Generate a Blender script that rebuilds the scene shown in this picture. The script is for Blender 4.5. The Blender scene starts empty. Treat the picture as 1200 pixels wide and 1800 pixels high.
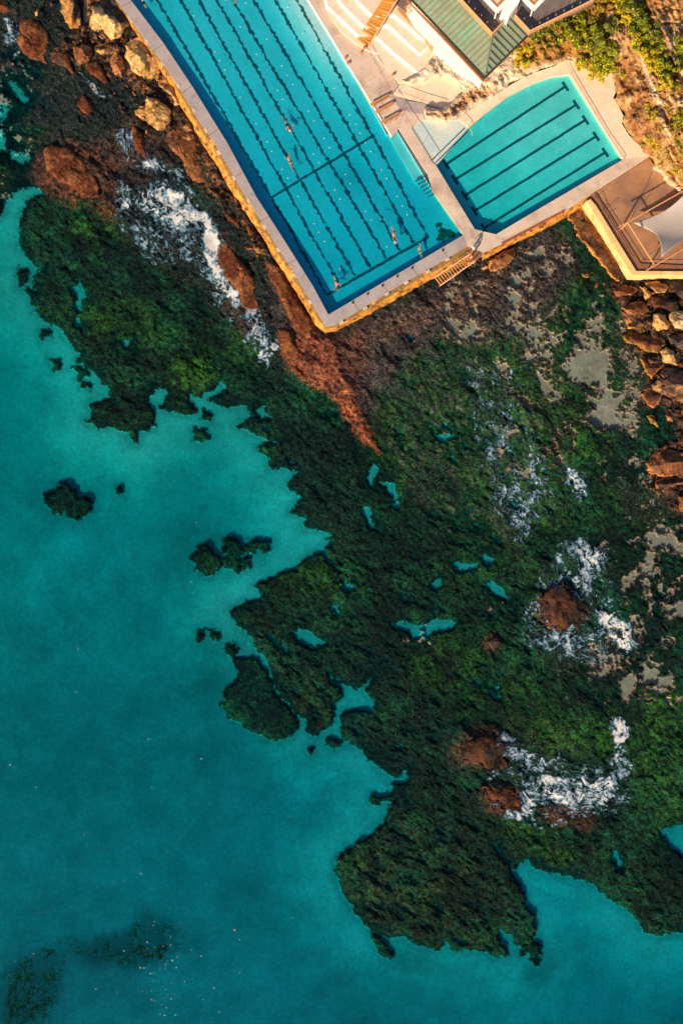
import bpy, bmesh, math, random
import numpy as np
from mathutils import Vector, Matrix
R = math.radians
random.seed(7)
scn = bpy.context.scene
col = scn.collection

# ------------------------------------------------------------------ camera, sky, sun, exposure
CAMH = 120.0
MPP = 0.08                      # metres per photograph pixel at sea level
cam_d = bpy.data.cameras.new('camera'); cam = bpy.data.objects.new('camera', cam_d); col.objects.link(cam)
cam.location = (0, 0, CAMH); cam.rotation_euler = (0, 0, 0)
cam_d.sensor_fit = 'VERTICAL'; cam_d.sensor_height = 36; cam_d.sensor_width = 24
cam_d.lens = 36 * CAMH / (1800 * MPP); cam_d.clip_end = 5000; cam_d.clip_start = 1
scn.camera = cam
SUN_AZ = Vector((-0.50, -0.86, 0)).normalized(); SUN_EL = R(28)
sdir = Vector((SUN_AZ.x * math.cos(SUN_EL), SUN_AZ.y * math.cos(SUN_EL), math.sin(SUN_EL)))
w = bpy.data.worlds.new("World"); scn.world = w; w.use_nodes = True
nt = w.node_tree; nt.nodes.clear()
sky = nt.nodes.new('ShaderNodeTexSky'); sky.sky_type = 'NISHITA'; sky.sun_disc = False
sky.sun_elevation = SUN_EL; sky.dust_density = 1.3; sky.ozone_density = 0.8; sky.sun_rotation = math.atan2(SUN_AZ.x, SUN_AZ.y) % (2 * math.pi)
bg = nt.nodes.new('ShaderNodeBackground'); bg.inputs['Strength'].default_value = 0.078
wo = nt.nodes.new('ShaderNodeOutputWorld')
nt.links.new(sky.outputs[0], bg.inputs['Color']); nt.links.new(bg.outputs[0], wo.inputs['Surface'])
sl = bpy.data.lights.new('sun', 'SUN'); sl.energy = 5.0; sl.angle = R(0.6); sl.color = (1.0, 0.74, 0.46)
so = bpy.data.objects.new('sun', sl); col.objects.link(so)
so.rotation_euler = sdir.to_track_quat('Z', 'Y').to_euler(); so.location = (-60, -80, 90)
scn.view_settings.view_transform = 'Standard'; scn.view_settings.look = 'None'
scn.view_settings.exposure = 0.55; scn.view_settings.gamma = 1.0
scn.cycles.max_bounces = 6; scn.cycles.transparent_max_bounces = 12; scn.cycles.volume_bounces = 0
scn.cycles.use_denoising = True

# ------------------------------------------------------------------ helpers
def W(px, py, z=0.0):
    s = MPP * (1 - z / CAMH)
    return Vector(((px - 600) * s, (900 - py) * s, z))

_rng = np.random.RandomState(3)
_T = [_rng.rand(256, 256).astype(np.float32) for _ in range(8)]
def vn(x, y, s=0):
    T = _T[s % 8]
    xi = np.floor(x).astype(np.int64); yi = np.floor(y).astype(np.int64)
    fx = (x - xi).astype(np.float32); fy = (y - yi).astype(np.float32)
    fx = fx * fx * (3 - 2 * fx); fy = fy * fy * (3 - 2 * fy)
    xi = xi + 37 * s; yi = yi + 91 * s
    a = T[xi & 255, yi & 255]; b = T[(xi + 1) & 255, yi & 255]
    c = T[xi & 255, (yi + 1) & 255]; d = T[(xi + 1) & 255, (yi + 1) & 255]
    return (a + (b - a) * fx) * (1 - fy) + (c + (d - c) * fx) * fy
def fbm(x, y, sc, oc=4, s=0, g=0.5):
    """fractal noise in about -1..1; sc is the wavelength in the same unit as x"""
    out = 0; amp = 1; tot = 0
    for k in range(oc):
        out = out + amp * (vn(x / sc + 13.7 * k, y / sc - 7.1 * k, s + k) * 2 - 1)
        tot += amp; amp *= g; sc *= 0.5
    return out / tot * 1.5
def ridge(x, y, sc, oc=3, s=0):
    out = 0; amp = 1; tot = 0
    for k in range(oc):
        out = out + amp * (1 - np.abs(vn(x / sc + 5.3 * k, y / sc + 9.7 * k, s + k) * 2 - 1) * 2)
        tot += amp; amp *= .55; sc *= .5
    return out / tot
def sdf(poly, X, Y):
    """signed distance (positive inside) from arrays to a polygon"""
    p = np.array(poly, dtype=np.float32); n = len(p)
    d2 = np.full(X.shape, 1e12, np.float32); ins = np.zeros(X.shape, bool)
    for i in range(n):
        ax, ay = p[i]; bx, by = p[(i + 1) % n]
        ex, ey = bx - ax, by - ay; L = ex * ex + ey * ey
        if L < 1e-9: continue
        wx = X - ax; wy = Y - ay
        t = np.clip((wx * ex + wy * ey) / L, 0, 1)
        dx = wx - ex * t; dy = wy - ey * t
        d2 = np.minimum(d2, dx * dx + dy * dy)
        c = (ay > Y) != (by > Y)
        if abs(ey) > 1e-9:
            ins ^= c & (X < ex * (Y - ay) / ey + ax)
    d = np.sqrt(d2)
    return np.where(ins, d, -d)
def sst(a, b, x):
    t = np.clip((x - a) / (b - a), 0, 1); return t * t * (3 - 2 * t)

def link(o, parent=None):
    col.objects.link(o)
    if parent is not None: o.parent = parent
    return o
def tag(o, label=None, cat=None, group=None, kind=None):
    if label: o['label'] = label
    if cat: o['category'] = cat
    if group: o['group'] = group
    if kind: o['kind'] = kind
    return o
def empty(name, loc, label, cat, group=None):
    o = bpy.data.objects.new(name, None); o.empty_display_size = .3; link(o); o.location = loc
    return tag(o, label, cat, group)
def mesh(name, V, F, m, parent=None, smooth=False, world=True, attrs=None, mids=None):
    """V in world space; when it has a parent the mesh is moved into the parent's space"""
    me = bpy.data.meshes.new(name)
    V = [tuple(v) for v in V]
    off = Vector((0, 0, 0))
    if parent is not None and world:
        pm = parent; mw = Matrix.Identity(4)
        ch = []
        while pm is not None: ch.append(pm); pm = pm.parent
        for q in reversed(ch): mw = mw @ Matrix.LocRotScale(q.location, q.rotation_euler, q.scale)
        mi = mw.inverted(); V = [tuple(mi @ Vector(v)) for v in V]
    me.from_pydata(V, [], F)
    for mm in (m if isinstance(m, (list, tuple)) else [m]): me.materials.append(mm)
    if mids is not None: me.polygons.foreach_set('material_index', mids)
    if smooth: me.polygons.foreach_set('use_smooth', [True] * len(me.polygons))
    me.update()
    o = bpy.data.objects.new(name, me)
    return link(o, parent)
def fast_mesh(name, co, quads, m, colr=None, extra=None, smooth=True, parent=None, mids=None):
    me = bpy.data.meshes.new(name)
    nv = len(co); nf = len(quads)
    me.vertices.add(nv); me.vertices.foreach_set('co', np.ascontiguousarray(co, np.float32).ravel())
    me.loops.add(nf * 4); me.polygons.add(nf)
    me.loops.foreach_set('vertex_index', np.ascontiguousarray(quads, np.int32).ravel())
    me.polygons.foreach_set('loop_start', np.arange(0, nf * 4, 4, dtype=np.int32))
    try: me.polygons.foreach_set('loop_total', np.full(nf, 4, np.int32))
    except Exception: pass
    me.update(calc_edges=True)
    if smooth: me.polygons.foreach_set('use_smooth', np.ones(nf, bool))
    if colr is not None:
        a = me.attributes.new('tone', 'FLOAT_COLOR', 'POINT')
        c4 = np.ones((nv, 4), np.float32); c4[:, :3] = colr
        a.data.foreach_set('color', c4.ravel())
    if extra is not None:
        a = me.attributes.new('fleck', 'FLOAT', 'POINT'); a.data.foreach_set('value', np.ascontiguousarray(extra, np.float32))
    for mm in (m if isinstance(m, list) else [m]): me.materials.append(mm)
    if mids is not None: me.polygons.foreach_set('material_index', np.ascontiguousarray(mids, np.int32))
    o = bpy.data.objects.new(name, me)
    return link(o, parent)
def grid_quads(nx, ny, keep=None):
    i = np.arange(nx - 1)[None, :] + np.arange(ny - 1)[:, None] * nx
    q = np.stack([i, i + nx, i + nx + 1, i + 1], -1).reshape(-1, 4)      # rows go down the picture = counter-clockwise from above
    if keep is not None: q = q[keep.reshape(-1)]
    return q
def compact(co, q, *arrs):
    used = np.unique(q); mp = np.full(len(co), -1, np.int64); mp[used] = np.arange(len(used))
    return (co[used], mp[q]) + tuple(None if a is None else a[used] for a in arrs)
def Wn(PX, PY, Z):
    s = MPP * (1 - Z / CAMH)
    return np.stack([(PX - 600) * s, (900 - PY) * s, Z], -1)

def area2(p): return sum(p[i][0] * p[(i + 1) % len(p)][1] - p[(i + 1) % len(p)][0] * p[i][1] for i in range(len(p)))
def prism(name, poly, zt, zb, m, parent=None, flare=0.0, bev=0.0):
    """solid with the outline poly (photograph pixels) at its top"""
    if area2(poly) > 0: poly = poly[::-1]
    n = len(poly)
    zts = zt if isinstance(zt, (list, tuple)) else [zt] * n
    T = [W(p[0], p[1], z) for p, z in zip(poly, zts)]
    cx = sum(v.x for v in T) / n; cy = sum(v.y for v in T) / n
    bm = bmesh.new()
    tv = [bm.verts.new(v) for v in T]
    bv = []
    for i, v in enumerate(T):
        d = Vector((0, 0))
        if flare:
            a = T[i - 1]; b = T[(i + 1) % n]
            e1 = (v - a).xy.normalized(); e2 = (b - v).xy.normalized()
            nn = Vector((e1.y + e2.y, -e1.x - e2.x))
            if nn.length > 1e-6: d = nn.normalized() * flare
        bv.append(bm.verts.new((v.x + d.x, v.y + d.y, zb)))
    bm.faces.new(tv); bm.faces.new(bv[::-1])
    for i in range(n):
        j = (i + 1) % n
        bm.faces.new((bv[i], bv[j], tv[j], tv[i]))
    if bev: bmesh.ops.bevel(bm, geom=[e for e in bm.edges if all(abs(x.co.z - zt) < 1e-4 for x in e.verts)], offset=bev, segments=2, affect='EDGES')
    bmesh.ops.recalc_face_normals(bm, faces=bm.faces)
    bmesh.ops.triangulate(bm, faces=[f for f in bm.faces if len(f.verts) > 4])
    me = bpy.data.meshes.new(name)
    if parent is not None:
        mw = Matrix.Translation(parent.location) @ parent.rotation_euler.to_matrix().to_4x4()
        if parent.parent is not None: mw = Matrix.Translation(parent.parent.location) @ mw
        bmesh.ops.transform(bm, matrix=mw.inverted(), verts=bm.verts)
    bm.to_mesh(me); bm.free(); me.materials.append(m)
    return link(bpy.data.objects.new(name, me), parent)
def tubeV(pts, r, seg=8, V=None, F=None):
    V = [] if V is None else V; F = [] if F is None else F
    pts = [Vector(p) for p in pts]; b0 = len(V); n = len(pts)
    for i, p in enumerate(pts):
        t = (pts[min(i + 1, n - 1)] - pts[max(i - 1, 0)]).normalized()
        u = t.cross(Vector((0, 0, 1)));
        if u.length < 1e-3: u = Vector((1, 0, 0))
        u.normalize(); v = t.cross(u)
        rr = r[i] if isinstance(r, (list, tuple)) else r
        for k in range(seg):
            a = 2 * math.pi * k / seg; V.append(p + u * math.cos(a) * rr + v * math.sin(a) * rr)
    for i in range(n - 1):
        for k in range(seg):
            a = b0 + i * seg + k; b = b0 + i * seg + (k + 1) % seg
            F.append((a, b, b + seg, a + seg))
    F.append(tuple(b0 + k for k in range(seg))[::-1]); F.append(tuple(b0 + (n - 1) * seg + k for k in range(seg)))
    return V, F
def boxV(a, b, wd, h, V=None, F=None, up=0.0):
    """bar from a to b (top centre line), width wd, height h below the line"""
    V = [] if V is None else V; F = [] if F is None else F
    a = Vector(a); b = Vector(b); t = (b - a); t2 = Vector((-t.y, t.x, 0)).normalized() * wd / 2
    n = len(V); dz = Vector((0, 0, h))
    V += [a - t2 - dz, b - t2 - dz, b + t2 - dz, a + t2 - dz, a - t2, b - t2, b + t2, a + t2]
    F += [(n, n + 3, n + 2, n + 1), (n + 4, n + 5, n + 6, n + 7), (n, n + 1, n + 5, n + 4), (n + 1, n + 2, n + 6, n + 5), (n + 2, n + 3, n + 7, n + 6), (n + 3, n, n + 4, n + 7)]
    return V, F

# ------------------------------------------------------------------ materials
def newmat(name):
    m = bpy.data.materials.new(name); m.use_nodes = True; m.node_tree.nodes.clear(); return m, m.node_tree
def N(nt, t, **kw):
    n = nt.nodes.new(t)
    for k, v in kw.items():
        if k in n.inputs.keys() if hasattr(n.inputs, 'keys') else False: n.inputs[k].default_value = v
        else: setattr(n, k, v)
    return n
def noise(nt, scale, detail=4, rough=.55, vec=None, stretch=None, rot=0.0, dist=0.0):
    g = nt.nodes.new('ShaderNodeNewGeometry'); out = g.outputs['Position']
    if stretch is not None:
        mp = nt.nodes.new('ShaderNodeMapping'); mp.inputs['Scale'].default_value = stretch; mp.inputs['Rotation'].default_value = (0, 0, rot)
        # rotate first, then scale: a rotated mapping feeding a scaled one
        m1 = nt.nodes.new('ShaderNodeMapping'); m1.inputs['Rotation'].default_value = (0, 0, rot)
        mp.inputs['Rotation'].default_value = (0, 0, 0)
        nt.links.new(out, m1.inputs['Vector']); nt.links.new(m1.outputs[0], mp.inputs['Vector']); out = mp.outputs[0]
    n = nt.nodes.new('ShaderNodeTexNoise'); n.inputs['Scale'].default_value = scale
    n.inputs['Detail'].default_value = detail; n.inputs['Roughness'].default_value = rough; n.inputs['Distortion'].default_value = dist
    nt.links.new(out, n.inputs['Vector']); return n.outputs['Fac']
def ramp(nt, fac, stops):
    r = nt.nodes.new('ShaderNodeValToRGB'); e = r.color_ramp.elements
    while len(e) < len(stops): e.new(0.5)
    for k, (p, c) in enumerate(stops):
        e[k].position = p; e[k].color = (c, c, c, 1) if isinstance(c, (int, float)) else (*c, 1)
    nt.links.new(fac, r.inputs['Fac']); return r.outputs['Color']
def mixc(nt, fac, a, b, mode='MIX'):
    m = nt.nodes.new('ShaderNodeMix'); m.data_type = 'RGBA'; m.blend_type = mode
    if isinstance(fac, (int, float)): m.inputs[0].default_value = fac
    else: nt.links.new(fac, m.inputs[0])
    for k, v in ((6, a), (7, b)):
        if isinstance(v, tuple): m.inputs[k].default_value = (*v, 1)
        else: nt.links.new(v, m.inputs[k])
    return m.outputs[2]
def finish(nt, colr, rough=.8, bump=None, bstr=.3, bdist=.05, spec=.3, metal=0.0):
    b = nt.nodes.new('ShaderNodeBsdfPrincipled'); o = nt.nodes.new('ShaderNodeOutputMaterial')
    if isinstance(colr, tuple): b.inputs['Base Color'].default_value = (*colr, 1)
    else: nt.links.new(colr, b.inputs['Base Color'])
    b.inputs['Roughness'].default_value = rough; b.inputs['Specular IOR Level'].default_value = spec; b.inputs['Metallic'].default_value = metal
    if bump is not None:
        bp = nt.nodes.new('ShaderNodeBump'); bp.inputs['Strength'].default_value = bstr; bp.inputs['Distance'].default_value = bdist
        nt.links.new(bump, bp.inputs['Height']); nt.links.new(bp.outputs[0], b.inputs['Normal'])
    nt.links.new(b.outputs[0], o.inputs['Surface'])
def proc(name, c1, c2, scale=1.5, rough=.8, bstr=.3, bdist=.04, c3=None, s3=.4, t3=(.52, .66), stretch=None, rot=0.0, spec=.3, fine=9.0, metal=0.0):
    m, nt = newmat(name)
    a = noise(nt, scale, 6, .62, stretch=stretch, rot=rot)
    c = mixc(nt, ramp(nt, a, [(.35, 0.0), (.65, 1.0)]), c1, c2)
    f = noise(nt, fine, 4, .6)
    if c3 is not None:
        c = mixc(nt, ramp(nt, noise(nt, s3, 7, .65, dist=.3), [(t3[0], 0.0), (t3[1], 1.0)]), c, c3)
    c = mixc(nt, 1.0, c, ramp(nt, f, [(.25, .78), (.75, 1.18)]), 'MULTIPLY')
    finish(nt, c, rough, f, bstr, bdist, spec, metal); return m
def attr_mat(name, rough, bstr, bdist, s1=2.6, s2=8.0, lo=.35, hi=1.9, fleck=None, spec=.35, a=.3, b=.7):
    m, nt = newmat(name)
    at = nt.nodes.new('ShaderNodeAttribute'); at.attribute_name = 'tone'
    n1 = noise(nt, s1, 5, .7); n2 = noise(nt, s2, 3, .7)
    c = mixc(nt, 1.0, at.outputs['Color'], ramp(nt, n1, [(a, lo), (b, hi)]), 'MULTIPLY')
    c = mixc(nt, 1.0, c, ramp(nt, n2, [(a, lo + .1 * (lo < .8)), (b, hi - .2 * (hi > 1.3))]), 'MULTIPLY')
    if fleck is not None:
        fa = nt.nodes.new('ShaderNodeAttribute'); fa.attribute_name = 'fleck'
        mm = nt.nodes.new('ShaderNodeMath'); mm.operation = 'MULTIPLY'
        nt.links.new(fa.outputs['Fac'], mm.inputs[0])
        nt.links.new(ramp(nt, noise(nt, 5.5, 4, .75), [(.53, 0.0), (.64, 1.0)]), mm.inputs[1])
        c = mixc(nt, mm.outputs[0], c, fleck)
    ad = nt.nodes.new('ShaderNodeMath'); ad.operation = 'ADD'
    nt.links.new(n1, ad.inputs[0]); nt.links.new(n2, ad.inputs[1])
    finish(nt, c, rough, ad.outputs[0], bstr, bdist, spec); return m
def water_mat(name, absorb, ripple=.3, rscale=1.2, refl=1.0):
    m, nt = newmat(name)
    tr = nt.nodes.new('ShaderNodeBsdfTransparent'); gl = nt.nodes.new('ShaderNodeBsdfGlossy'); gl.inputs['Roughness'].default_value = .06
    bp = nt.nodes.new('ShaderNodeBump'); bp.inputs['Strength'].default_value = ripple; bp.inputs['Distance'].default_value = .12
    nt.links.new(noise(nt, rscale, 5, .6), bp.inputs['Height']); nt.links.new(bp.outputs[0], gl.inputs['Normal'])
    fr = nt.nodes.new('ShaderNodeFresnel'); fr.inputs['IOR'].default_value = 1.23; nt.links.new(bp.outputs[0], fr.inputs['Normal'])
    ge = nt.nodes.new('ShaderNodeNewGeometry'); inv = nt.nodes.new('ShaderNodeMath'); inv.operation = 'SUBTRACT'; inv.inputs[0].default_value = 1.0
    nt.links.new(ge.outputs['Backfacing'], inv.inputs[1])
    mu = nt.nodes.new('ShaderNodeMath'); mu.operation = 'MULTIPLY'; nt.links.new(fr.outputs[0], mu.inputs[0]); nt.links.new(inv.outputs[0], mu.inputs[1])
    mx = nt.nodes.new('ShaderNodeMixShader'); nt.links.new(mu.outputs[0], mx.inputs[0]); nt.links.new(tr.outputs[0], mx.inputs[1]); nt.links.new(gl.outputs[0], mx.inputs[2])
    # absorption: sigma_rgb = density * (1 - colour)
    D = max(absorb) * 1.02; va = nt.nodes.new('ShaderNodeVolumeAbsorption'); va.inputs['Density'].default_value = D
    va.inputs['Color'].default_value = (*[1 - a / D for a in absorb], 1)
    o = nt.nodes.new('ShaderNodeOutputMaterial'); nt.links.new(mx.outputs[0], o.inputs['Surface']); nt.links.new(va.outputs[0], o.inputs['Volume'])
    return m

M = {}
M['reef'] = attr_mat('algae covered rock', .7, 1.0, .35, s1=1.7, s2=5.0, lo=.15, hi=2.7, fleck=(.19, .19, .185), spec=.06, a=.36, b=.66)
M['head'] = attr_mat('weathered sandstone', .9, 1.0, .22, s1=1.0, s2=4.5, lo=.55, hi=1.35, fleck=(.62, .5, .36), spec=.1, a=.35, b=.64)
M['rock'] = attr_mat('boulder sandstone', .85, .8, .12, s1=1.2, s2=4.5, lo=.45, hi=1.5, fleck=(.05, .04, .035), spec=.12, a=.35, b=.66)
M['sand'] = attr_mat('sandy sea bed', .9, .15, .05, s1=.22, s2=1.9, lo=.80, hi=1.20, spec=.05)  # fine tone noise puts the light and dark of surface ripples into the bed
M['sea'] = water_mat('sea water', (2.6, .36, .27), .25, 1.6)
M['pool_water'] = water_mat('pool water', (1.5, .20, .10), .15, 2.5)
M['kids_water'] = water_mat('shallow pool water', (1.1, .16, .12), .12, 2.5)
M['deck'] = proc('worn pink concrete', (.56, .45, .37), (.66, .54, .46), .5, .85, .2, c3=(.38, .28, .25), s3=.35, t3=(.5, .7))
M['deck_grey'] = proc('worn grey concrete', (.34, .30, .32), (.43, .38, .40), .6, .85, .2, c3=(.26, .21, .21), s3=.7, t3=(.56, .72))
M['cream'] = proc('cream concrete', (.72, .60, .48), (.82, .70, .58), .5, .85, .15, c3=(.62, .46, .33), s3=.5, t3=(.5, .72))
M['white'] = proc('whitewashed concrete', (.84, .86, .90), (.90, .92, .95), .8, .8, .15)  # on the seating tiers this white stands in for sunlit risers
M['ochre'] = proc('ochre stained sea wall', (.50, .19, .02), (.72, .36, .08), 1.3, .75, 1.0, .2, c3=(.12, .045, .015), s3=1.1, t3=(.50, .62), fine=4)
M['ledge'] = proc('algae stained ledge', (.16, .10, .04), (.30, .17, .06), 1.8, .8, .8, .1, c3=(.22, .24, .02), s3=.9, t3=(.58, .68), fine=6)
M['floor'] = proc('painted pool floor', (.60, .72, .74), (.66, .78, .80), .25, .7, .1, c3=(.50, .66, .64), s3=.12, t3=(.45, .7), fine=3)
M['kfloor'] = proc('pale blue pool floor', (.50, .66, .68), (.62, .76, .78), .5, .7, .1, c3=(.42, .60, .62), s3=.3, t3=(.45, .7), fine=5)
M['wading'] = proc('wet pale blue concrete', (.42, .58, .62), (.56, .68, .70), .35, .5, .1, c3=(.62, .62, .56), s3=.25, t3=(.5, .7))
M['line'] = proc('dark lane paint', (.012, .07, .10), (.02, .10, .13), 2, .7, .1)
M['timber'] = proc('orange timber', (.55, .24, .03), (.66, .32, .06), 2, .6, .3, stretch=(1, 6, 1), rot=.8)
M['bench'] = proc('brown timber slats', (.48, .21, .08), (.58, .29, .13), 2.5, .7, .3)
M['rail'] = proc('rusty red metal', (.28, .07, .04), (.38, .12, .07), 3, .5, .1)
M['palerail'] = proc('pale painted metal', (.70, .42, .24), (.80, .52, .32), 3, .5, .1)
M['dark'] = proc('dark weathered metal', (.03, .025, .025), (.06, .05, .045), 3, .6, .1)
M['copper'] = proc('verdigris roof metal', (.20, .25, .17), (.27, .33, .24), .7, .5, .15, c3=(.16, .36, .25), s3=.35, t3=(.52, .72), spec=.4)
M['copperseam'] = proc('roof seam metal', (.15, .19, .14), (.20, .25, .19), 1, .5, .1)
M['brownpave'] = proc('brown stone paving', (.30, .15, .085), (.42, .23, .13), .45, .8, .4, c3=(.20, .12, .10), s3=.25, t3=(.5, .7))
M['brownplank'] = proc('brown boards', (.22, .09, .05), (.32, .15, .085), 1.2, .7, .3, stretch=(.4, 5, 1), rot=-1.05)
M['yellowwall'] = proc('yellow sandstone coping', (.74, .48, .20), (.84, .60, .30), .9, .8, .3, c3=(.55, .26, .07), s3=.6, t3=(.55, .7))
M['slate'] = proc('grey terrace tiles', (.15, .12, .12), (.22, .18, .175), .9, .7, .2)
M['sail'] = proc('shade sail fabric', (.42, .37, .35), (.46, .41, .38), .3, .8, .1, fine=14)
M['steel'] = proc('orange painted steel', (.60, .27, .12), (.70, .35, .16), 3, .5, .1)
M['skin'] = proc('skin', (.60, .25, .15), (.68, .31, .19), 5, .5, .05)
M['black'] = proc('black swimwear', (.008, .008, .012), (.015, .015, .02), 5, .6, .05)
M['navy'] = proc('navy cloth', (.012, .03, .07), (.02, .04, .09), 5, .7, .05)
M['whitecloth'] = proc('white cloth', (.78, .76, .74), (.82, .80, .78), 5, .8, .05)
M['bluecloth'] = proc('pale blue cloth', (.30, .42, .60), (.36, .48, .66), 5, .8, .05)
M['hair'] = proc('dark hair', (.02, .012, .008), (.04, .02, .012), 5, .7, .2)
M['stem'] = proc('shrub bark', (.09, .05, .03), (.14, .08, .05), 4, .9, .4)
M['bluep'] = proc('bright blue plastic', (.05, .25, .42), (.08, .30, .48), 4, .4, .05)
M['ropem'] = proc('teal rope', (.02, .22, .26), (.03, .26, .30), 3, .6, .1)
def fleck_mat():
    m, nt = newmat('white fleck')
    n1 = noise(nt, 2.2, 6, .75)
    c = ramp(nt, n1, [(.38, (.05, .12, .20)), (.50, (.26, .36, .46)), (.62, (.80, .78, .76))])
    finish(nt, c, .7, n1, .9, .2, .3); return m
M['foam'] = fleck_mat()
def wash_mat():
    m, nt = newmat('flowing foam'); at = nt.nodes.new('ShaderNodeAttribute'); at.attribute_name = 'tone'; fa = nt.nodes.new('ShaderNodeAttribute'); fa.attribute_name = 'fleck'
    n1 = noise(nt, 3.5, 5, .7); c = mixc(nt, 1.0, at.outputs['Color'], ramp(nt, n1, [(.35, .86), (.62, 1.05)]), 'MULTIPLY')
    b = nt.nodes.new('ShaderNodeBsdfPrincipled'); nt.links.new(c, b.inputs['Base Color']); b.inputs['Roughness'].default_value = .6; b.inputs['Specular IOR Level'].default_value = .2
    bp = nt.nodes.new('ShaderNodeBump'); bp.inputs['Strength'].default_value = .25; bp.inputs['Distance'].default_value = .1; nt.links.new(n1, bp.inputs['Height']); nt.links.new(bp.outputs[0], b.inputs['Normal'])
    t = nt.nodes.new('ShaderNodeBsdfTransparent'); mx = nt.nodes.new('ShaderNodeMixShader'); nt.links.new(fa.outputs['Fac'], mx.inputs[0]); nt.links.new(t.outputs[0], mx.inputs[1]); nt.links.new(b.outputs[0], mx.inputs[2])
    o = nt.nodes.new('ShaderNodeOutputMaterial'); nt.links.new(mx.outputs[0], o.inputs['Surface']); return m
M['wash'] = wash_mat()
def leaf_mat():
    m, nt = newmat('shrub leaves')
    at = nt.nodes.new('ShaderNodeAttribute'); at.attribute_name = 'tone'
    b = nt.nodes.new('ShaderNodeBsdfPrincipled'); b.inputs['Roughness'].default_value = .55; b.inputs['Specular IOR Level'].default_value = .25
    nt.links.new(at.outputs['Color'], b.inputs['Base Color'])
    t = nt.nodes.new('ShaderNodeBsdfTranslucent'); nt.links.new(at.outputs['Color'], t.inputs['Color'])
    mx = nt.nodes.new('ShaderNodeMixShader'); mx.inputs[0].default_value = .14
    nt.links.new(b.outputs[0], mx.inputs[1]); nt.links.new(t.outputs[0], mx.inputs[2])
    o = nt.nodes.new('ShaderNodeOutputMaterial'); nt.links.new(mx.outputs[0], o.inputs['Surface']); return m
M['leaf'] = leaf_mat()

# ------------------------------------------------------------------ traced outlines (photograph pixels)
REEF = [(-200,368),(0,375),(7,350),(33,330),(70,325),(87,342),(53,350),(42,373),(35,400),(38,437),(57,460),(72,470),(60,485),(58,510),
 (67,517),(50,515),(37,500),(50,515),(62,537),(83,562),(100,571),(129,604),(140,620),(137,637),(158,650),(171,658),(179,675),(196,675),(194,700),(160,710),
 (163,730),(154,742),(171,752),(204,754),(225,758),(243,777),(240,757),(271,746),(273,725),(256,704),(271,681),(298,688),(283,717),(308,721),(333,731),
 (350,725),(333,708),(333,692),(354,696),(375,683),(392,667),(400,688),(371,704),(400,715),(429,712),(442,727),(471,730),(437,735),(419,746),
 (442,760),(471,771),(492,771),(470,781),(454,787),(479,802),(479,821),(500,817),(525,830),(508,852),(525,864),(532,875),(512,897),(542,908),
 (533,925),(567,933),(587,940),(575,950),(571,962),(585,980),(599,1006),(593,1008),(583,996),(567,975),(550,977),(525,1000),(479,1019),(448,1029),
 (465,1046),(458,1058),(433,1058),(409,1075),(421,1100),(446,1121),(456,1142),(467,1150),(475,1183),(483,1208),(504,1233),(525,1254),(542,1262),
 (542,1283),(560,1292),(583,1267),(587,1237),(600,1221),(587,1200),(577,1179),(584,1182),(596,1200),(612,1204),(629,1210),(644,1196),(656,1185),
 (642,1217),(662,1235),(654,1254),(608,1250),(599,1267),(602,1292),(621,1310),(647,1327),(675,1354),(700,1362),(721,1349),(713,1376),(691,1376),
 (696,1392),(658,1408),(691,1408),(677,1446),(637,1479),(593,1511),(589,1533),(615,1582),(653,1636),(680,1647),(702,1644),(734,1657),(767,1671),
 (783,1652),(805,1671),(832,1668),(850,1672),(870,1682),(888,1679),(875,1647),(875,1630),(899,1639),(902,1660),(929,1657),(940,1636),(940,1603),
 (924,1598),(918,1571),(897,1527),(880,1505),(868,1486),(880,1495),(902,1525),(924,1511),(937,1522),(962,1530),(1000,1538),(1043,1555),
 (1081,1587),(1113,1609),(1135,1639),(1157,1644),(1200,1639),(1420,1660),(1420,-260),(-200,-260)]
ISLES = [[(417,1158),(442,1154),(458,1171),(475,1200),(487,1225),(508,1246),(521,1267),(517,1279),(487,1298),(458,1287),(425,1271),(404,1260),(392,1242),(400,1208),(417,1200)],
 [(84,868),(96,866),(108,852),(118,852),(135,862),(136,874),(148,872),(160,882),(160,895),(146,905),(138,912),(120,908),(112,900),(98,900),(86,885)],
 [(337,980),(345,968),(365,965),(380,975),(390,996),(384,1005),(362,1010),(345,1000)],
 [(392,952),(408,949),(420,955),(426,972),(408,978),(394,968)],[(428,958),(446,956),(460,948),(470,950),(470,966),(455,965),(442,975),(430,968)],
 [(388,980),(405,978),(422,988),(415,1002),(395,994)],[(425,984),(440,982),(440,994),(428,996)],[(344,758),(362,755),(365,768),(352,776),(342,770)],
 [(92,566),(102,568),(100,560),(112,562),(110,574)],[(72,580),(84,578),(88,590),(76,594)],[(132,650),(152,648),(156,660),(138,664)],[(30,478),(50,476),(53,492),(36,502)],
 [(146,672),(158,676),(156,682),(146,678)],[(90,634),(108,634),(108,650),(98,652)],[(397,1136),(414,1134),(421,1144),(410,1151),(398,1148)],[(574,1303),(588,1298),(597,1310),(585,1313),(576,1310)],
 [(206,858),(214,856),(216,865),(208,866)],[(368,1117),(382,1114),(384,1121),(370,1123)],[(540,1318),(550,1317),(549,1326),(541,1325)],[(652,1405),(662,1402),(664,1414),(654,1414)],
 [(356,724),(372,726),(368,736),(358,733)],[(350,1113),(360,1112),(356,1128),(350,1127)],[(920,1660),(944,1658),(946,1676),(938,1692),(930,1676),(918,1674)],
 [(654,1642),(664,1648),(690,1680),(684,1685),(668,1676)]]
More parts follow.
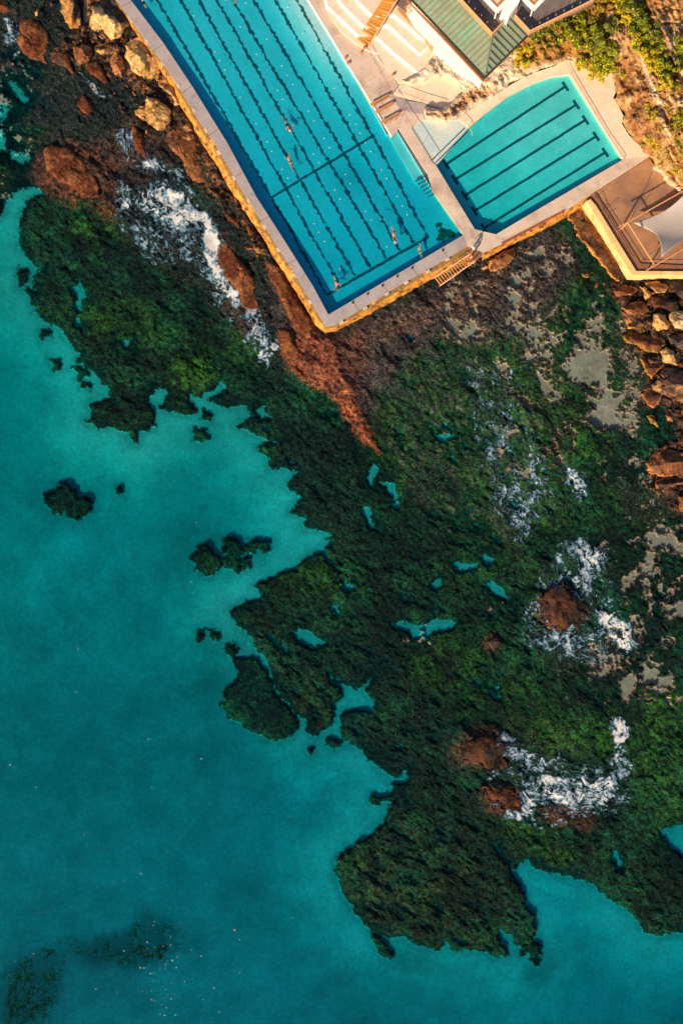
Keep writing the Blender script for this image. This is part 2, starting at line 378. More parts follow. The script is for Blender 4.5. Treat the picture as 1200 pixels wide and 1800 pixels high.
HOLES = [[(517,1112),(525,1101),(545,1110),(572,1130),(552,1136),(534,1134)],[(690,1097),(715,1093),(740,1103),(765,1090),(767,1080),(774,1090),(795,1092),(790,1102),(760,1112),(728,1125),(722,1108)],
 [(800,992),(815,992),(840,993),(836,999),(820,1002),(808,1005)],[(848,978),(860,976),(866,984),(856,990)],[(853,1028),(862,1024),(885,1042),(890,1050),(870,1046)],[(756,1026),(770,1022),(772,1028),(760,1031)],
 [(640,893),(648,895),(660,928),(650,922)],[(655,815),(663,820),(660,838),(650,850),(654,832)],[(670,850),(688,852),(700,872),(692,878),(682,862)],[(587,1062),(594,1066),(594,1082),(589,1078)],
 [(1157,1462),(1178,1456),(1220,1448),(1220,1502),(1200,1500),(1178,1484)],[(600,1022),(622,1034),(614,1034)],[(450,722),(462,718),(470,732),(460,735)],[(1075,1500),(1082,1503),(1090,1522),(1084,1524)],
 [(20,262),(40,268),(48,280),(38,284),(28,276)],[(-10,180),(12,186),(14,204),(2,212),(-10,205)],[(-10,225),(8,228),(8,262),(-10,262)],[(20,145),(34,155),(50,172),(42,178),(28,162)],[(125,505),(140,500),(148,520),(140,545),(132,540),(138,520)],
 [(545,955),(565,958),(575,948),(578,960),(560,968)],[(135,560),(143,575),(133,570)],[(268,380),(272,382),(270,386)],[(215,598),(230,600),(224,612)]]
SANDS = [[(992,622),(1035,617),(1075,617),(1070,657),(1060,670),(1072,676),(1055,684),(1005,670),(985,650),(1000,635)],[(957,600),(992,587),(992,600),(975,615),(960,612)],
 [(1032,562),(1062,557),(1050,580),(1035,586)],[(1035,697),(1075,702),(1085,742),(1112,747),(1122,730),(1125,740),(1107,755),(1060,755),(1040,735),(1012,727),(1042,730)],
 [(910,695),(950,718),(930,715)],[(890,542),(913,540),(910,565),(898,560)],[(1087,1030),(1110,1000),(1132,992),(1125,1015),(1102,1034),(1095,1052),(1102,1071),(1092,1060)],
 [(1106,955),(1147,925),(1200,962),(1197,974),(1162,962),(1125,944)],[(1159,1060),(1200,1060),(1192,1079),(1174,1094)],[(1102,1075),(1129,1090),(1129,1127),(1110,1105)],
 [(1136,1187),(1162,1161),(1155,1202),(1144,1210)],[(1050,1154),(1087,1150),(1065,1161),(1061,1191),(1050,1187)],[(1087,1199),(1110,1187),(1117,1214),(1102,1232)],
 [(1151,1124),(1174,1127),(1162,1139)],[(1057,962),(1072,951),(1065,977)],[(810,498),(829,515),(846,556),(840,567),(825,534)],[(859,631),(900,642),(889,684),(877,657)],
 [(1088,615),(1098,620),(1094,635),(1086,628)],[(935,650),(960,655),(975,690),(955,700),(945,672)],[(955,560),(975,540),(982,556),(965,560)],[(885,530),(900,470),(920,500),(905,545)],
 [(1105,650),(1115,658),(1112,668)],[(1091,690),(1109,685),(1107,697),(1093,700)],[(1130,1020),(1145,1022),(1140,1060),(1134,1075)],[(925,600),(940,590),(950,612),(938,620)],[(795,575),(830,572),(845,590),(820,598)]]
POOL_IN = [(217,-20),(230,0),(287,75),(337,150),(400,252),(450,345),(500,423),(550,503),(577,553),(814,413),(760,336),(745,302),(700,237),(680,237),(650,183),(610,113),(580,65),(542,0),(505,-62),(400,-68),(238,-30)]
POOL_IN = [(175,-60),(230,0),(287,75),(337,150),(400,252),(450,345),(500,423),(550,503),(577,553),(814,413),(760,336),(692,221),(680,237),(650,183),(610,113),(580,65),(542,0),(505,-62),(440,-100),(240,-100)]
KIDS_IN = [(766,291),(824,224),(850,201),(894,168),(937,146),(972,134),(1000,130),(1063,230),(1095,280),(950,365),(871,412),(834,403)]
SW_IN = [(175,-60),(230,0),(287,75),(337,150),(400,252),(450,345),(500,423),(550,503),(577,553)]
SW_OUT = [(150,-60),(206,0),(257,72),(287,110),(317,157),(347,207),(387,267),(433,347),(467,400),(517,480),(573,574)]
SW_BASE = [(140,-60),(196,0),(228,43),(253,83),(280,123),(300,152),(320,190),(353,250),(383,297),(423,363),(457,410),(483,457),(523,520),(553,570),(571,586)]
SE_IN = [(577,553),(814,413)]
SE_OUT = [(573,574),(590,570),(643,538),(707,498),(750,475),(822,432)]
SE_BASE = [(571,586),(592,581),(640,557),(683,535),(750,495),(800,470),(843,461),(904,428),(951,407),(992,383),(1024,362),(1037,347)]

# ------------------------------------------------------------------ reef and sea bed: one terrain sheet
STEP = 1.7
gx = np.arange(-160, 1361, STEP, dtype=np.float32); gy = np.arange(-200, 1961, STEP, dtype=np.float32)
PX, PY = np.meshgrid(gx, gy); nx, ny = len(gx), len(gy)
wx = PX + 6.5 * fbm(PX, PY, 24, 5, 1, .72); wy = PY + 6.5 * fbm(PX, PY, 24, 5, 4, .72)
def sub_sdf(poly, X, Y, pad=40):
    p = np.array(poly); x0, y0 = p.min(0) - pad; x1, y1 = p.max(0) + pad
    i0, i1 = np.searchsorted(gx, x0), np.searchsorted(gx, x1); j0, j1 = np.searchsorted(gy, y0), np.searchsorted(gy, y1)
    out = np.full(PX.shape, -1e3, np.float32)
    if i1 > i0 and j1 > j0: out[j0:j1, i0:i1] = sdf(poly, X[j0:j1, i0:i1], Y[j0:j1, i0:i1])
    return out
dreef = sdf(REEF, wx, wy); dmain = dreef.copy()
wx2 = PX + 7 * fbm(PX, PY, 16, 4, 2, .7); wy2 = PY + 7 * fbm(PX, PY, 16, 4, 5, .7)
disl = np.full(PX.shape, -1e3, np.float32)
for p in ISLES: disl = np.maximum(disl, sub_sdf(p, wx2, wy2))
dreef = np.maximum(dreef, np.where(disl > -1e2, disl + 1, disl))
for p in HOLES: dreef = np.minimum(dreef, -(sub_sdf(p, wx, wy, 30) + 4.0))
gap = (fbm((PX * .8 + PY * .6) / 2.2, PX * .6 - PY * .8, 17, 4, 7, .6) - .74 - .3 * sst(900, 1000, PX) - .3 * sst(760, 680, PY)) * 26
dreef = np.where(dmain > 8, np.minimum(dreef, -gap), dreef)
dsand = np.full(PX.shape, -1e3, np.float32)
wx3 = PX + 12 * fbm(PX, PY, 20, 5, 3, .75); wy3 = PY + 12 * fbm(PX, PY, 20, 5, 6, .75)
for p in SANDS: dsand = np.maximum(dsand, sub_sdf(p, wx3, wy3, 30))
for p, th in [([(930,560),(1060,540),(1120,600),(1125,740),(1090,770),(1010,730),(940,700),(905,640)], .30), ([(1040,770),(1100,760),(1150,850),(1140,880),(1090,860)], .42), ([(1080,930),(1230,900),(1230,1100),(1180,1230),(1060,1230),(1040,1150),(1110,1080)], .40), ([(800,480),(960,400),(1000,450),(930,560),(850,600),(790,590)], .36), ([(850,620),(1000,640),(1000,800),(900,830),(870,720)], .48), ([(700,1090),(880,1000),(900,1050),(720,1130)], .66), ([(-40,120),(40,130),(60,200),(20,340),(-40,330)], .50)]:
    dd_ = sub_sdf(p, wx3, wy3, 30); nn_ = fbm(PX, PY, 30, 6, 7, .72)
    dsand = np.maximum(dsand, np.where(dd_ > -20, np.minimum((nn_ - th + .06) * 26, dd_ + 12), -1e3))
def blob(cx, cy, rx, ry, rot=0, f=.5):
    a = R(rot); dx = PX - cx; dy = PY - cy
    u = (dx * math.cos(a) + dy * math.sin(a)) / rx; v = (-dx * math.sin(a) + dy * math.cos(a)) / ry
    d = np.sqrt(u * u + v * v) + .35 * nA
    return 1 - sst(1 - f, 1 + f, d)
nA = fbm(PX, PY, 60, 5, 2, .6); nB = fbm(PX, PY, 22, 4, 5, .65); nC = fbm(PX, PY, 7, 3, 6, .7); nL = fbm(PX, PY, 160, 4, 0)
dsand = np.where(dsand > -50, dsand + 2 - 8 * sst(.22, .65, fbm(PX + 40, PY, 17, 5, 3, .65)) - 7 * sst(.05, .6, fbm(PX, PY + 70, 8, 3, 5, .7)), dsand)
# sand channels between ridges to the right: scattered little openings
U0 = (PX * math.cos(R(62)) + PY * math.sin(R(62))) / 2.4; V0 = -PX * math.sin(R(62)) + PY * math.cos(R(62))
z = np.zeros(PX.shape, np.float32); C = np.zeros(PX.shape + (3,), np.float32)
def over(m, c):
    global C
    C = C * (1 - m[..., None]) + m[..., None] * np.array(c, np.float32)
C[:] = (.0010, .0165, .0125)
over(sst(-.3, .9, nA + .4 * nB), (.0022, .027, .0135))
over(sst(.1, 1., nB) * .6, (.004, .034, .010))
# large drier green plateau east of the sea wall corner
tone = .5 + .75 * sst(-.7, .8, nA + .5 * nL + .3 * nB)
C *= tone[..., None]
plat = sst(-30, 60, sdf([(640,640),(760,560),(860,540),(960,520),(1010,700),(1000,900),(900,960),(780,930),(700,860),(650,780)], wx3, wy3))
over(plat * .6, (.004, .032, .011)); over(plat * sst(.0, .8, nC + nB * .7) * .7, (.015, .055, .012)); over(plat * sst(.15, .7, fbm(U0, V0, 9, 4, 2, .7)) * .45, (.07, .07, .06))
for b in [(340,652,36,36,0,.5,.9),(430,610,34,30,0,.5,.6),(150,390,60,35,20,.6,.55),(260,575,90,36,25,.6,.35),(150,560,60,26,30,.6,.3),(1032,778,42,40,0,.5,.95),(560,1020,60,46,0,.6,.4),
          (940,720,10,90,-20,.7,.6),(975,745,8,60,-15,.7,.6),(950,870,40,80,-20,.7,.45),(1160,1330,60,110,0,.6,.6),(1175,1260,40,40,0,.6,.6),(1010,1295,70,40,-10,.6,.6),(800,1160,70,50,0,.7,.35),
          (960,1480,140,26,18,.6,.45),(1020,520,50,40,0,.6,.4),(1010,640,60,80,0,.8,.3),(880,590,50,60,0,.6,.45),(1090,890,60,40,0,.7,.3),(820,1010,60,40,0,.7,.3),(1080,560,24,60,0,.6,.3),(1110,690,30,40,0,.6,.4),(960,1010,50,40,0,.6,.3),(900,1190,80,60,0,.8,.25)]:
    over(blob(*b[:6]) * b[6] * .85 * sst(-.9, .6, nC + nB), (.018, .078, .009))
for b in [(760,1550,150,90,10,.6,.5),(540,1220,40,80,-30,.6,.2),(700,680,60,60,0,.7,.25)]:
    over(blob(*b[:6]) * b[6] * sst(-.2, .9, nC + nB), (.022, .032, .010))
for b in [(560,850,60,170,-35,.5,.75),(30,240,60,110,0,.6,.5),(820,1440,40,160,-35,.5,.6),(1060,1420,22,90,-25,.5,.7),(230,480,70,14,38,.6,.7),(760,900,24,90,-10,.6,.5),(1120,1190,20,120,10,.6,.5),(640,1150,60,60,0,.8,.35),(700,1320,30,90,-20,.6,.5),(1090,820,14,70,-10,.6,.5)]:
    over(blob(*b[:6]) * b[6], (.0015, .010, .010))
hol = sst(.25, .75, fbm(U0, V0, 34, 5, 6, .62))
over(hol * .75, (.0008, .0060, .0070)); crv = sst(.80, 1.0, 1 - np.abs(fbm(U0 * 1.3, V0, 40, 4, 2, .5)) * 1.2) * sst(10, 40, dreef); over(crv * .6, (.0006, .0065, .008));
stk = sst(.86, 1.0, 1 - np.abs(fbm(U0 * .8, V0, 15, 3, 7, .6)) * 1.5) * sst(.0, .6, fbm(PX, PY, 90, 3, 1)) * sst(450, 800, PX) * sst(20, 60, dreef); over(stk * .55, (.10, .085, .085)); pur = sst(.35, .8, fbm(PX + 300, PY, 70, 5, 4, .65)) * sst(20, 60, dreef) * sst(500, 900, PX)
over(pur * .30, (.016, .013, .014))
# purple and rust crusts
crust = sst(-25, 25, sdf([(470,440),(560,590),(620,560),(760,500),(840,470),(960,395),(1000,420),(1010,470),(940,560),(860,600),(770,590),(700,640),(660,690),(640,740),(600,690),(520,640),(470,560)], wx3, wy3))
over(crust * .85, (.022, .017, .020)); over(crust * sst(.1, .9, nC + .5 * nB) * .7, (.085, .058, .058)); over(crust * sst(-.1, -.9, nB) * .6, (.006, .008, .012))
ul = sst(-40, 30, sdf([(-160,-200),(160,-200),(300,80),(420,300),(480,460),(500,640),(440,600),(400,540),(330,480),(240,420),(170,340),(60,300),(40,150),(-160,60)], wx3, wy3))
over(ul * .7, (.006, .010, .013)); over(ul * sst(.25, 1., nC + .4 * nB) * .6, (.040, .030, .034)); over(ul * sst(.2, .9, nA) * .5, (.008, .026, .008))
rust = sst(-8, 10, sdf([(468,462),(500,480),(560,590),(590,600),(606,650),(626,700),(650,755),(668,796),(640,780),(608,735),(580,690),(545,680),(505,645),(490,600),(500,575),(520,590),(506,540),(478,500)], wx, wy))
over(rust * .85, (.15, .042, .020)); over(rust * sst(.1, .9, nC) * .5, (.28, .10, .045)); over(rust * sst(-.1, -.8, nB) * .6, (.035, .018, .014))
over(sst(-18, 14, sdf([(585,600),(640,570),(640,640),(625,690),(600,660)], wx3, wy3)) * .6, (.085, .030, .018))
over(sst(-14, 20, sdf([(640,590),(700,555),(800,510),(880,480),(850,540),(760,560),(690,600)], wx3, wy3)) * .5, (.10, .055, .035))
for b in [(120,305,55,60,40,.4,.8),(190,355,34,30,0,.4,.6),(845,1320,44,32,0,.5,.85),(880,1400,44,26,20,.4,.85),(1000,1435,50,20,10,.5,.8),(988,1070,46,34,0,.4,.8),(864,1130,18,16,0,.5,.7),(215,270,60,50,0,.6,.3),(405,500,22,90,-18,.5,.5),(320,240,40,60,-30,.5,.4)]:
    m = blob(*b[:6]) * b[6]; over(m, (.035, .017, .014)); over(m * sst(-.1, .8, nC + .5 * nB), (.12, .040, .02))
pile = sst(-6, 8, sdf([(1062,500),(1110,485),(1420,485),(1420,910),(1190,905),(1150,870),(1130,835),(1150,790),(1185,770),(1180,745),(1160,705),(1122,700),(1140,665),(1120,625),(1095,600),(1090,540),(1072,518)], wx, wy))
over(pile * .8, (.022, .014, .012)); over(pile * sst(.0, .7, nC + .5 * nB), (.085, .042, .024)); over(pile * sst(.3, .9, nB) * .7, (.16, .075, .035))
ledg = sst(-5, 6, sdf([(140,-60),(205,-10),(250,62),(300,140),(318,180),(350,240),(395,310),(440,380),(470,440),(455,450),(420,400),(395,360),(350,330),(330,290),(300,240),(285,190),(262,160),(225,150),(190,130),(160,120),(130,110),(100,80),(150,40)], wx3, wy3))
over(ledg * .55, (.030, .018, .015)); over(ledg * sst(.05, .7, nC + .6 * nB) * .8, (.15, .062, .028)); over(ledg * sst(.4, .9, nB) * .5, (.33, .17, .07))
FL = np.clip(crust * .55 + ul * .30 + plat * .5 + .10, 0, 1)
for b in [(900,890,50,60,0,.6,.8),(1090,660,70,100,0,.8,.6),(1010,1130,90,50,0,.7,.5),(940,1350,110,70,0,.7,.5),(1020,1000,60,60,0,.6,.5),(1130,870,60,40,20,.7,.7),(300,400,130,60,40,.6,.5),(30,75,30,50,0,.6,.7),(830,1330,50,40,0,.6,.6),(400,500,40,80,0,.6,.5),(860,690,60,110,-15,.7,.55)]:
    FL = np.maximum(FL, blob(*b[:6]) * b[6])
FL *= sst(-2, 30, dreef)
# heights
edge = sst(-5.0, 5.0, dreef + 2.0 * nC)
deep = .42 + .48 * sst(-8, -150, dmain) + .16 * sst(900, 1800, PY) + .08 * nL
# direction of the rock strata
ca, sa = math.cos(R(58)), math.sin(R(58)); U = PX * ca + PY * sa; Vv = -PX * sa + PY * ca
strata = ridge(U / 3.2 + 8 * nA, Vv, 17, 3, 2)
zr = .12 + .18 * sst(0, 60, dreef) + .14 * nA + .15 * nB + .08 * nC + .16 * strata * sst(10, 60, dreef) + crust * .25 + (ledg + pile) * .45 * np.clip(.5 + nB, 0, 1.4) + rust * .45 + ul * .15
zr = np.maximum(zr, .04) - .16 * (1 - sst(4, 26, dreef + 6 * nB))
for b in [(940,740,16,120,-18,.6,.5),(905,700,14,120,-18,.6,.35),(1010,770,50,45,0,.6,.4),(340,655,36,34,0,.5,.35),(120,305,55,60,40,.4,.5),(845,1320,44,32,0,.5,.5),(880,1400,40,26,20,.5,.5),(988,1070,46,34,0,.4,.6),(560,1020,60,45,0,.6,.2)]:
    zr = zr + blob(*b[:6]) * b[6]
low = np.maximum.reduce([blob(30,200,70,130,0,.5), blob(560,800,70,90,0,.5) * .0])
zr = zr - low * .35
zr = np.where(disl > -1, np.minimum(zr, -.10 + .04 * nB), zr)
zr = zr - .16 * crv
zs = -deep
z = zs * (1 - edge) + zr * edge
# sandy rock pools: shallow, holding water in hollows just under sea level
ps = sst(-2, 2.5, dsand)
SAND = np.array((.29, .21, .17), np.float32)
shade = (.9 + .2 * nB)
z = z * (1 - ps) + (-.07 + .02 * nC) * ps
C = C * (1 - ps[..., None]) + ps[..., None] * (SAND * shade[..., None] + np.clip(nA, 0, 1)[..., None] * np.array((.05, .02, .02)))
FL *= (1 - ps)
# sea bed colour: pale sand with wide darker sweeps of weed and silt
sw = fbm(U, Vv / 2.2, 170, 5, 3, .55)
bed = np.array((.16, .38, .36), np.float32) * (1 + .22 * sw + .12 * nL + .10 * nA + .07 * nB)[..., None]
bl = sst(500, 1500, PX * .5 + PY * .8)[..., None]
bed = bed * (1 - bl) + bed * np.array((.9, .86, 1.0)) * bl
fr_ = sst(-20, -2, dreef + 7 * nB) * .42
fr_ = np.maximum(fr_, np.clip(sum(blob(*b) for b in [(385,1215,30,50,0,.7),(375,1130,24,24,0,.7),(665,1650,40,14,40,.6),(720,1690,60,16,10,.7),(945,1700,30,26,0,.7),(600,1560,14,50,-20,.6),(118,884,60,44,0,.7),(390,978,80,36,0,.7)]), 0, 1) * .40)
bed = bed * (1 - fr_[..., None]) + fr_[..., None] * np.array((.02, .10, .09))
weed = np.clip(sum(blob(*b) for b in [(190,1668,120,26,-6,.7),(60,1720,70,34,-40,.7),(265,1660,40,40,0,.7),(60,1760,50,30,-50,.6)]), 0, 1)
wm = weed * sst(.15, .75, nB + .5 * nC + .25)
bed = bed * (1 - .45 * weed[..., None]); bed = bed * (1 - wm[..., None]) + wm[..., None] * np.array((.04, .07, .04))
halo = sst(-40, -1, dreef) * (1 - edge)
bed = bed * (1 + .0 * halo[..., None])
kel = sst(-4.6, -.6, dreef + 3.0 * nC)[..., None]
C = bed * (1 - kel) + C * kel
# keep the ground below the pools, decks and the headland
UNDER = [(140,-200),(196,0),(253,83),(300,152),(353,250),(423,363),(483,457),(553,570),(571,578),(592,573),(683,527),(750,487),(843,453),(951,399),(1024,354),(1104,480),(1400,482),(1400,-260),(140,-260)]
du = sst(0, 10, sdf(UNDER, PX, PY)); z = z * (1 - du) + (-1.6) * du
co = Wn(PX.ravel(), PY.ravel(), z.ravel())
wet = np.maximum((1 - kel[..., 0]) * (1 - wm), ps) > .5
reef = fast_mesh('reef', co, grid_quads(nx, ny), [M['reef'], M['sand']], C.reshape(-1, 3), FL.ravel(), mids=wet[:-1, :-1].ravel())
tag(reef, 'dark green algae covered rock shelf around the pools', 'reef', kind='structure')
ZREEF = z
ZSM = z.copy()
for _ in range(16):
    Zp = np.pad(ZSM, 1, mode='edge'); ZSM = (Zp[:-2, 1:-1] + Zp[2:, 1:-1] + Zp[1:-1, :-2] + Zp[1:-1, 2:] + ZSM) / 5
def reef_z(px, py):
    i = int((px - gx[0]) / STEP); j = int((py - gy[0]) / STEP)
    return float(ZREEF[max(0, min(ny - 1, j)), max(0, min(nx - 1, i))])
# far sea bed and land out to the horizon
V = [(-1500, -1500, -2.2), (1500, -1500, -2.2), (1500, 1500, -2.2), (-1500, 1500, -2.2)]
m_, nt_ = newmat('far sea bed'); finish(nt_, mixc(nt_, noise(nt_, .05, 4), (.42, .36, .30), (.50, .44, .36)), .9); 
o = mesh('sea_floor', V, [(0, 1, 2, 3)], m_); tag(o, 'pale sandy sea bed under the open water', 'sea bed', kind='structure')
x0, y0 = -1400, -1400
V = [(-1400, -1400, -3.2), (1400, -1400, -3.2), (1400, 1400, -3.2), (-1400, 1400, -3.2), (-1400, -1400, 0), (1400, -1400, 0), (1400, 1400, 0), (-1400, 1400, 0)]
o = mesh('sea', V, [(0, 3, 2, 1), (4, 5, 6, 7), (0, 1, 5, 4), (1, 2, 6, 5), (2, 3, 7, 6), (3, 0, 4, 7)], M['sea']); tag(o, 'calm clear turquoise sea water over sand', 'sea', kind='structure')

# ------------------------------------------------------------------ surf foam
FOAM = [  # polygon, density, streak direction (degrees), height
 ([(356,385),(367,385),(380,409),(383,431),(385,463),(399,497),(417,508),(425,537),(409,524),(393,519),(377,500),(369,471),(361,431),(364,409)], .95, 75, .5),
 ([(320,372),(345,366),(358,376),(362,392),(345,388),(325,390)], .75, 0, .45),
 ([(236,348),(260,329),(292,329),(329,353),(356,372),(359,385),(329,385),(313,417),(297,399),(281,388),(260,377),(239,361)], .45, 35, .3),
 ([(207,316),(220,319),(231,348),(223,367),(207,367),(220,340)], .40, 80, .25), ([(255,276),(287,284),(295,303),(276,303),(252,292)], .45, 30, .25),
 ([(204,393),(366,393),(330,450),(290,470),(260,460),(230,420)], -.12, 40, .15), ([(425,537),(457,548),(473,593),(492,609),(465,647),(447,620),(436,580),(441,559)], .25, 70, .25),
 ([(305,297),(321,300),(321,319),(308,313)], .2, 40, .2), ([(143,119),(152,132),(165,143),(183,158),(194,165),(165,165),(156,152),(147,132)], .2, 45, .2),
 ([(8,30),(30,34),(36,90),(24,104),(10,70)], -.10, 80, .15), ([(205,225),(230,222),(262,270),(240,300),(212,280)], -.05, 60, .15),
 ([(986,959),(1020,948),(1050,962),(1063,989),(1058,1015),(1042,1011),(1035,1049),(1012,1038),(1009,1011),(1027,992),(1012,970)], .30, 60, .3),
 ([(1042,1071),(1069,1075),(1099,1098),(1114,1142),(1102,1150),(1080,1128),(1050,1098)], .9, 50, .5),
 ([(915,1128),(960,1112),(1012,1109),(1065,1105),(1050,1124),(1005,1158),(975,1154)], -.02, 0, .2),
 ([(911,1391),(960,1365),(1012,1365),(1065,1361),(1080,1358),(1082,1391),(1091,1410),(1042,1414),(1039,1429),(1009,1429),(975,1410),(945,1395),(941,1425),(922,1448),(885,1436),(889,1425),(915,1429),(922,1410)], .50, 15, .35),
 ([(1076,1268),(1099,1268),(1106,1286),(1095,1320),(1082,1350),(1078,1364),(1072,1352),(1084,1305)], .75, 100, .4),
 ([(862,1275),(915,1309),(960,1331),(975,1362),(919,1350),(892,1328)], .0, 30, .2), ([(878,850),(919,850),(952,888),(938,944),(915,955),(900,925),(862,888)], -.08, 60, .15),
 ([(992,815),(1010,820),(1028,850),(1030,875),(1015,875),(1000,850)], .25, 15, .25), ([(1055,1270),(1080,1262),(1100,1275),(1075,1290)], -.05, 20, .2),
 ([(225,325),(300,300),(350,345),(395,400),(400,500),(440,540),(480,600),(460,650),(430,600),(385,540),(340,460),(250,440),(205,390),(200,330)], -.36, 55, .2),
 ([(860,1280),(960,1320),(1060,1345),(1110,1290),(1110,1420),(1040,1445),(930,1460),(870,1430),(850,1340)], -.36, 20, .2),
 ([(930,1020),(1000,945),(1070,960),(1090,1060),(1125,1140),(1070,1170),(960,1165),(905,1125)], -.38, 50, .2), ([(820,640),(900,650),(950,760),(980,900),(900,960),(860,860),(830,760)], -.40, 65, .2)]
def foam_patch(poly, dens, ang, hh, warp=9, st=.8, zbase=None, streak=4.5):
    """sheet of flowing foam: strands bent along the water's way, thinning to blue water at its edges"""
    p = np.array(poly, float); x0, y0 = p.min(0) - 16; x1, y1 = p.max(0) + 16
    fx = np.arange(x0, x1, st); fy = np.arange(y0, y1, st); X, Y = np.meshgrid(fx, fy)
    a = R(ang); u = X * math.cos(a) + Y * math.sin(a); v = -X * math.sin(a) + Y * math.cos(a)
    wX = X + warp * fbm(X, Y, 18, 4, 1, .7); wY = Y + warp * fbm(X, Y, 18, 4, 6, .7)
    d = sdf(poly, wX, wY)
    q1 = fbm(X, Y, 26, 3, 3, .5); q2 = fbm(X, Y, 26, 3, 5, .5); q3 = fbm(X, Y, 8, 3, 1, .6)
    u2 = u + 16 * q1 + 4 * q3; v2 = v + 15 * q2 + 3.5 * q3
    r1 = 1 - np.abs(fbm(u2 / streak, v2, 10, 2, 4, .4)) * 2.6          # long strands
    r2 = 1 - np.abs(fbm(u2 / 3.0, v2, 5.2, 2, 2, .45)) * 2.6           # fine lace between them
    body = sst(-12, 7, d)
    lace = np.maximum(.85 * r1, .6 * r2) + .3 * q3 + .40 * fbm(X, Y, 3.4, 3, 7, .6)
    val = body * (.46 + dens * .62) + .54 * lace * (.34 + body) - .65 + .22 * fbm(X, Y, 13, 4, 6, .7)
    val = np.where(d > -14, val, -1)
    ii = np.clip(((X - gx[0]) / STEP).astype(int), 0, nx - 1); jj = np.clip(((Y - gy[0]) / STEP).astype(int), 0, ny - 1)
    g = np.maximum(ZSM[jj, ii], 0.0) if zbase is None else np.full(X.shape, zbase)
    zz = g + (.09 if zbase is None else .02) + hh * .05 * np.clip(val, 0, .7)
    t1 = sst(.02, .22, val)[..., None]; t2 = sst(.26, .74, val)[..., None]
    cc = np.array((.05, .14, .20)) * (1 - t1) + np.array((.15, .27, .39)) * t1
    cc = cc * (1 - t2) + np.array((.70, .70, .70)) * t2
    al = .95 * sst(-.14, .34, val)
    val4 = np.maximum(np.maximum(val[:-1, :-1], val[1:, :-1]), np.maximum(val[:-1, 1:], val[1:, 1:]))
    keep = val4 > -.16
    return Wn(X.ravel(), Y.ravel(), zz.ravel()), grid_quads(len(fx), len(fy), keep), cc.reshape(-1, 3), al.ravel()
def foam_join(name, specs, **kw):
    A_, B_, C_, D_, n = [], [], [], [], 0
    for f in specs:
        c, q, cc, al = foam_patch(*f, **kw)
        if len(q) == 0: continue
        c, q, cc, al = compact(c, q, cc, al); A_.append(c); B_.append(q + n); C_.append(cc); D_.append(al); n += len(c)
    return fast_mesh(name, np.concatenate(A_), np.concatenate(B_), M['wash'], np.concatenate(C_), np.concatenate(D_))
o = foam_join('foam', FOAM); tag(o, 'white surf foam breaking over the reef rocks', 'foam', kind='stuff')
# tiny white flecks scattered on the open sea
V, F = [], []
rr = random.Random(5)
for k in range(150):
    cl = rr.random()
    if cl < .35: px, py = rr.gauss(290, 25), rr.gauss(1735, 45)
    elif cl < .7: px, py = rr.gauss(260, 130), rr.gauss(1660, 70)
    else: px, py = rr.uniform(0, 560), rr.uniform(900, 1800)
    if sdf(REEF, np.array([px]), np.array([py]))[0] > -6: continue
    c = W(px, py, .02); s = rr.uniform(.03, .085) if rr.random() < .8 else .13; n = len(V)
    for a in range(6): V.append(c + Vector((math.cos(a * 1.047) * s, math.sin(a * 1.047) * s * rr.uniform(.5, 1), 0)))
    V.append(c + Vector((0, 0, .03)))
    for a in range(6): F.append((n + a, n + (a + 1) % 6, n + 6))
o = mesh('foam', V, F, M['foam']); tag(o, 'tiny white flecks scattered on open water', 'foam flecks', kind='stuff')

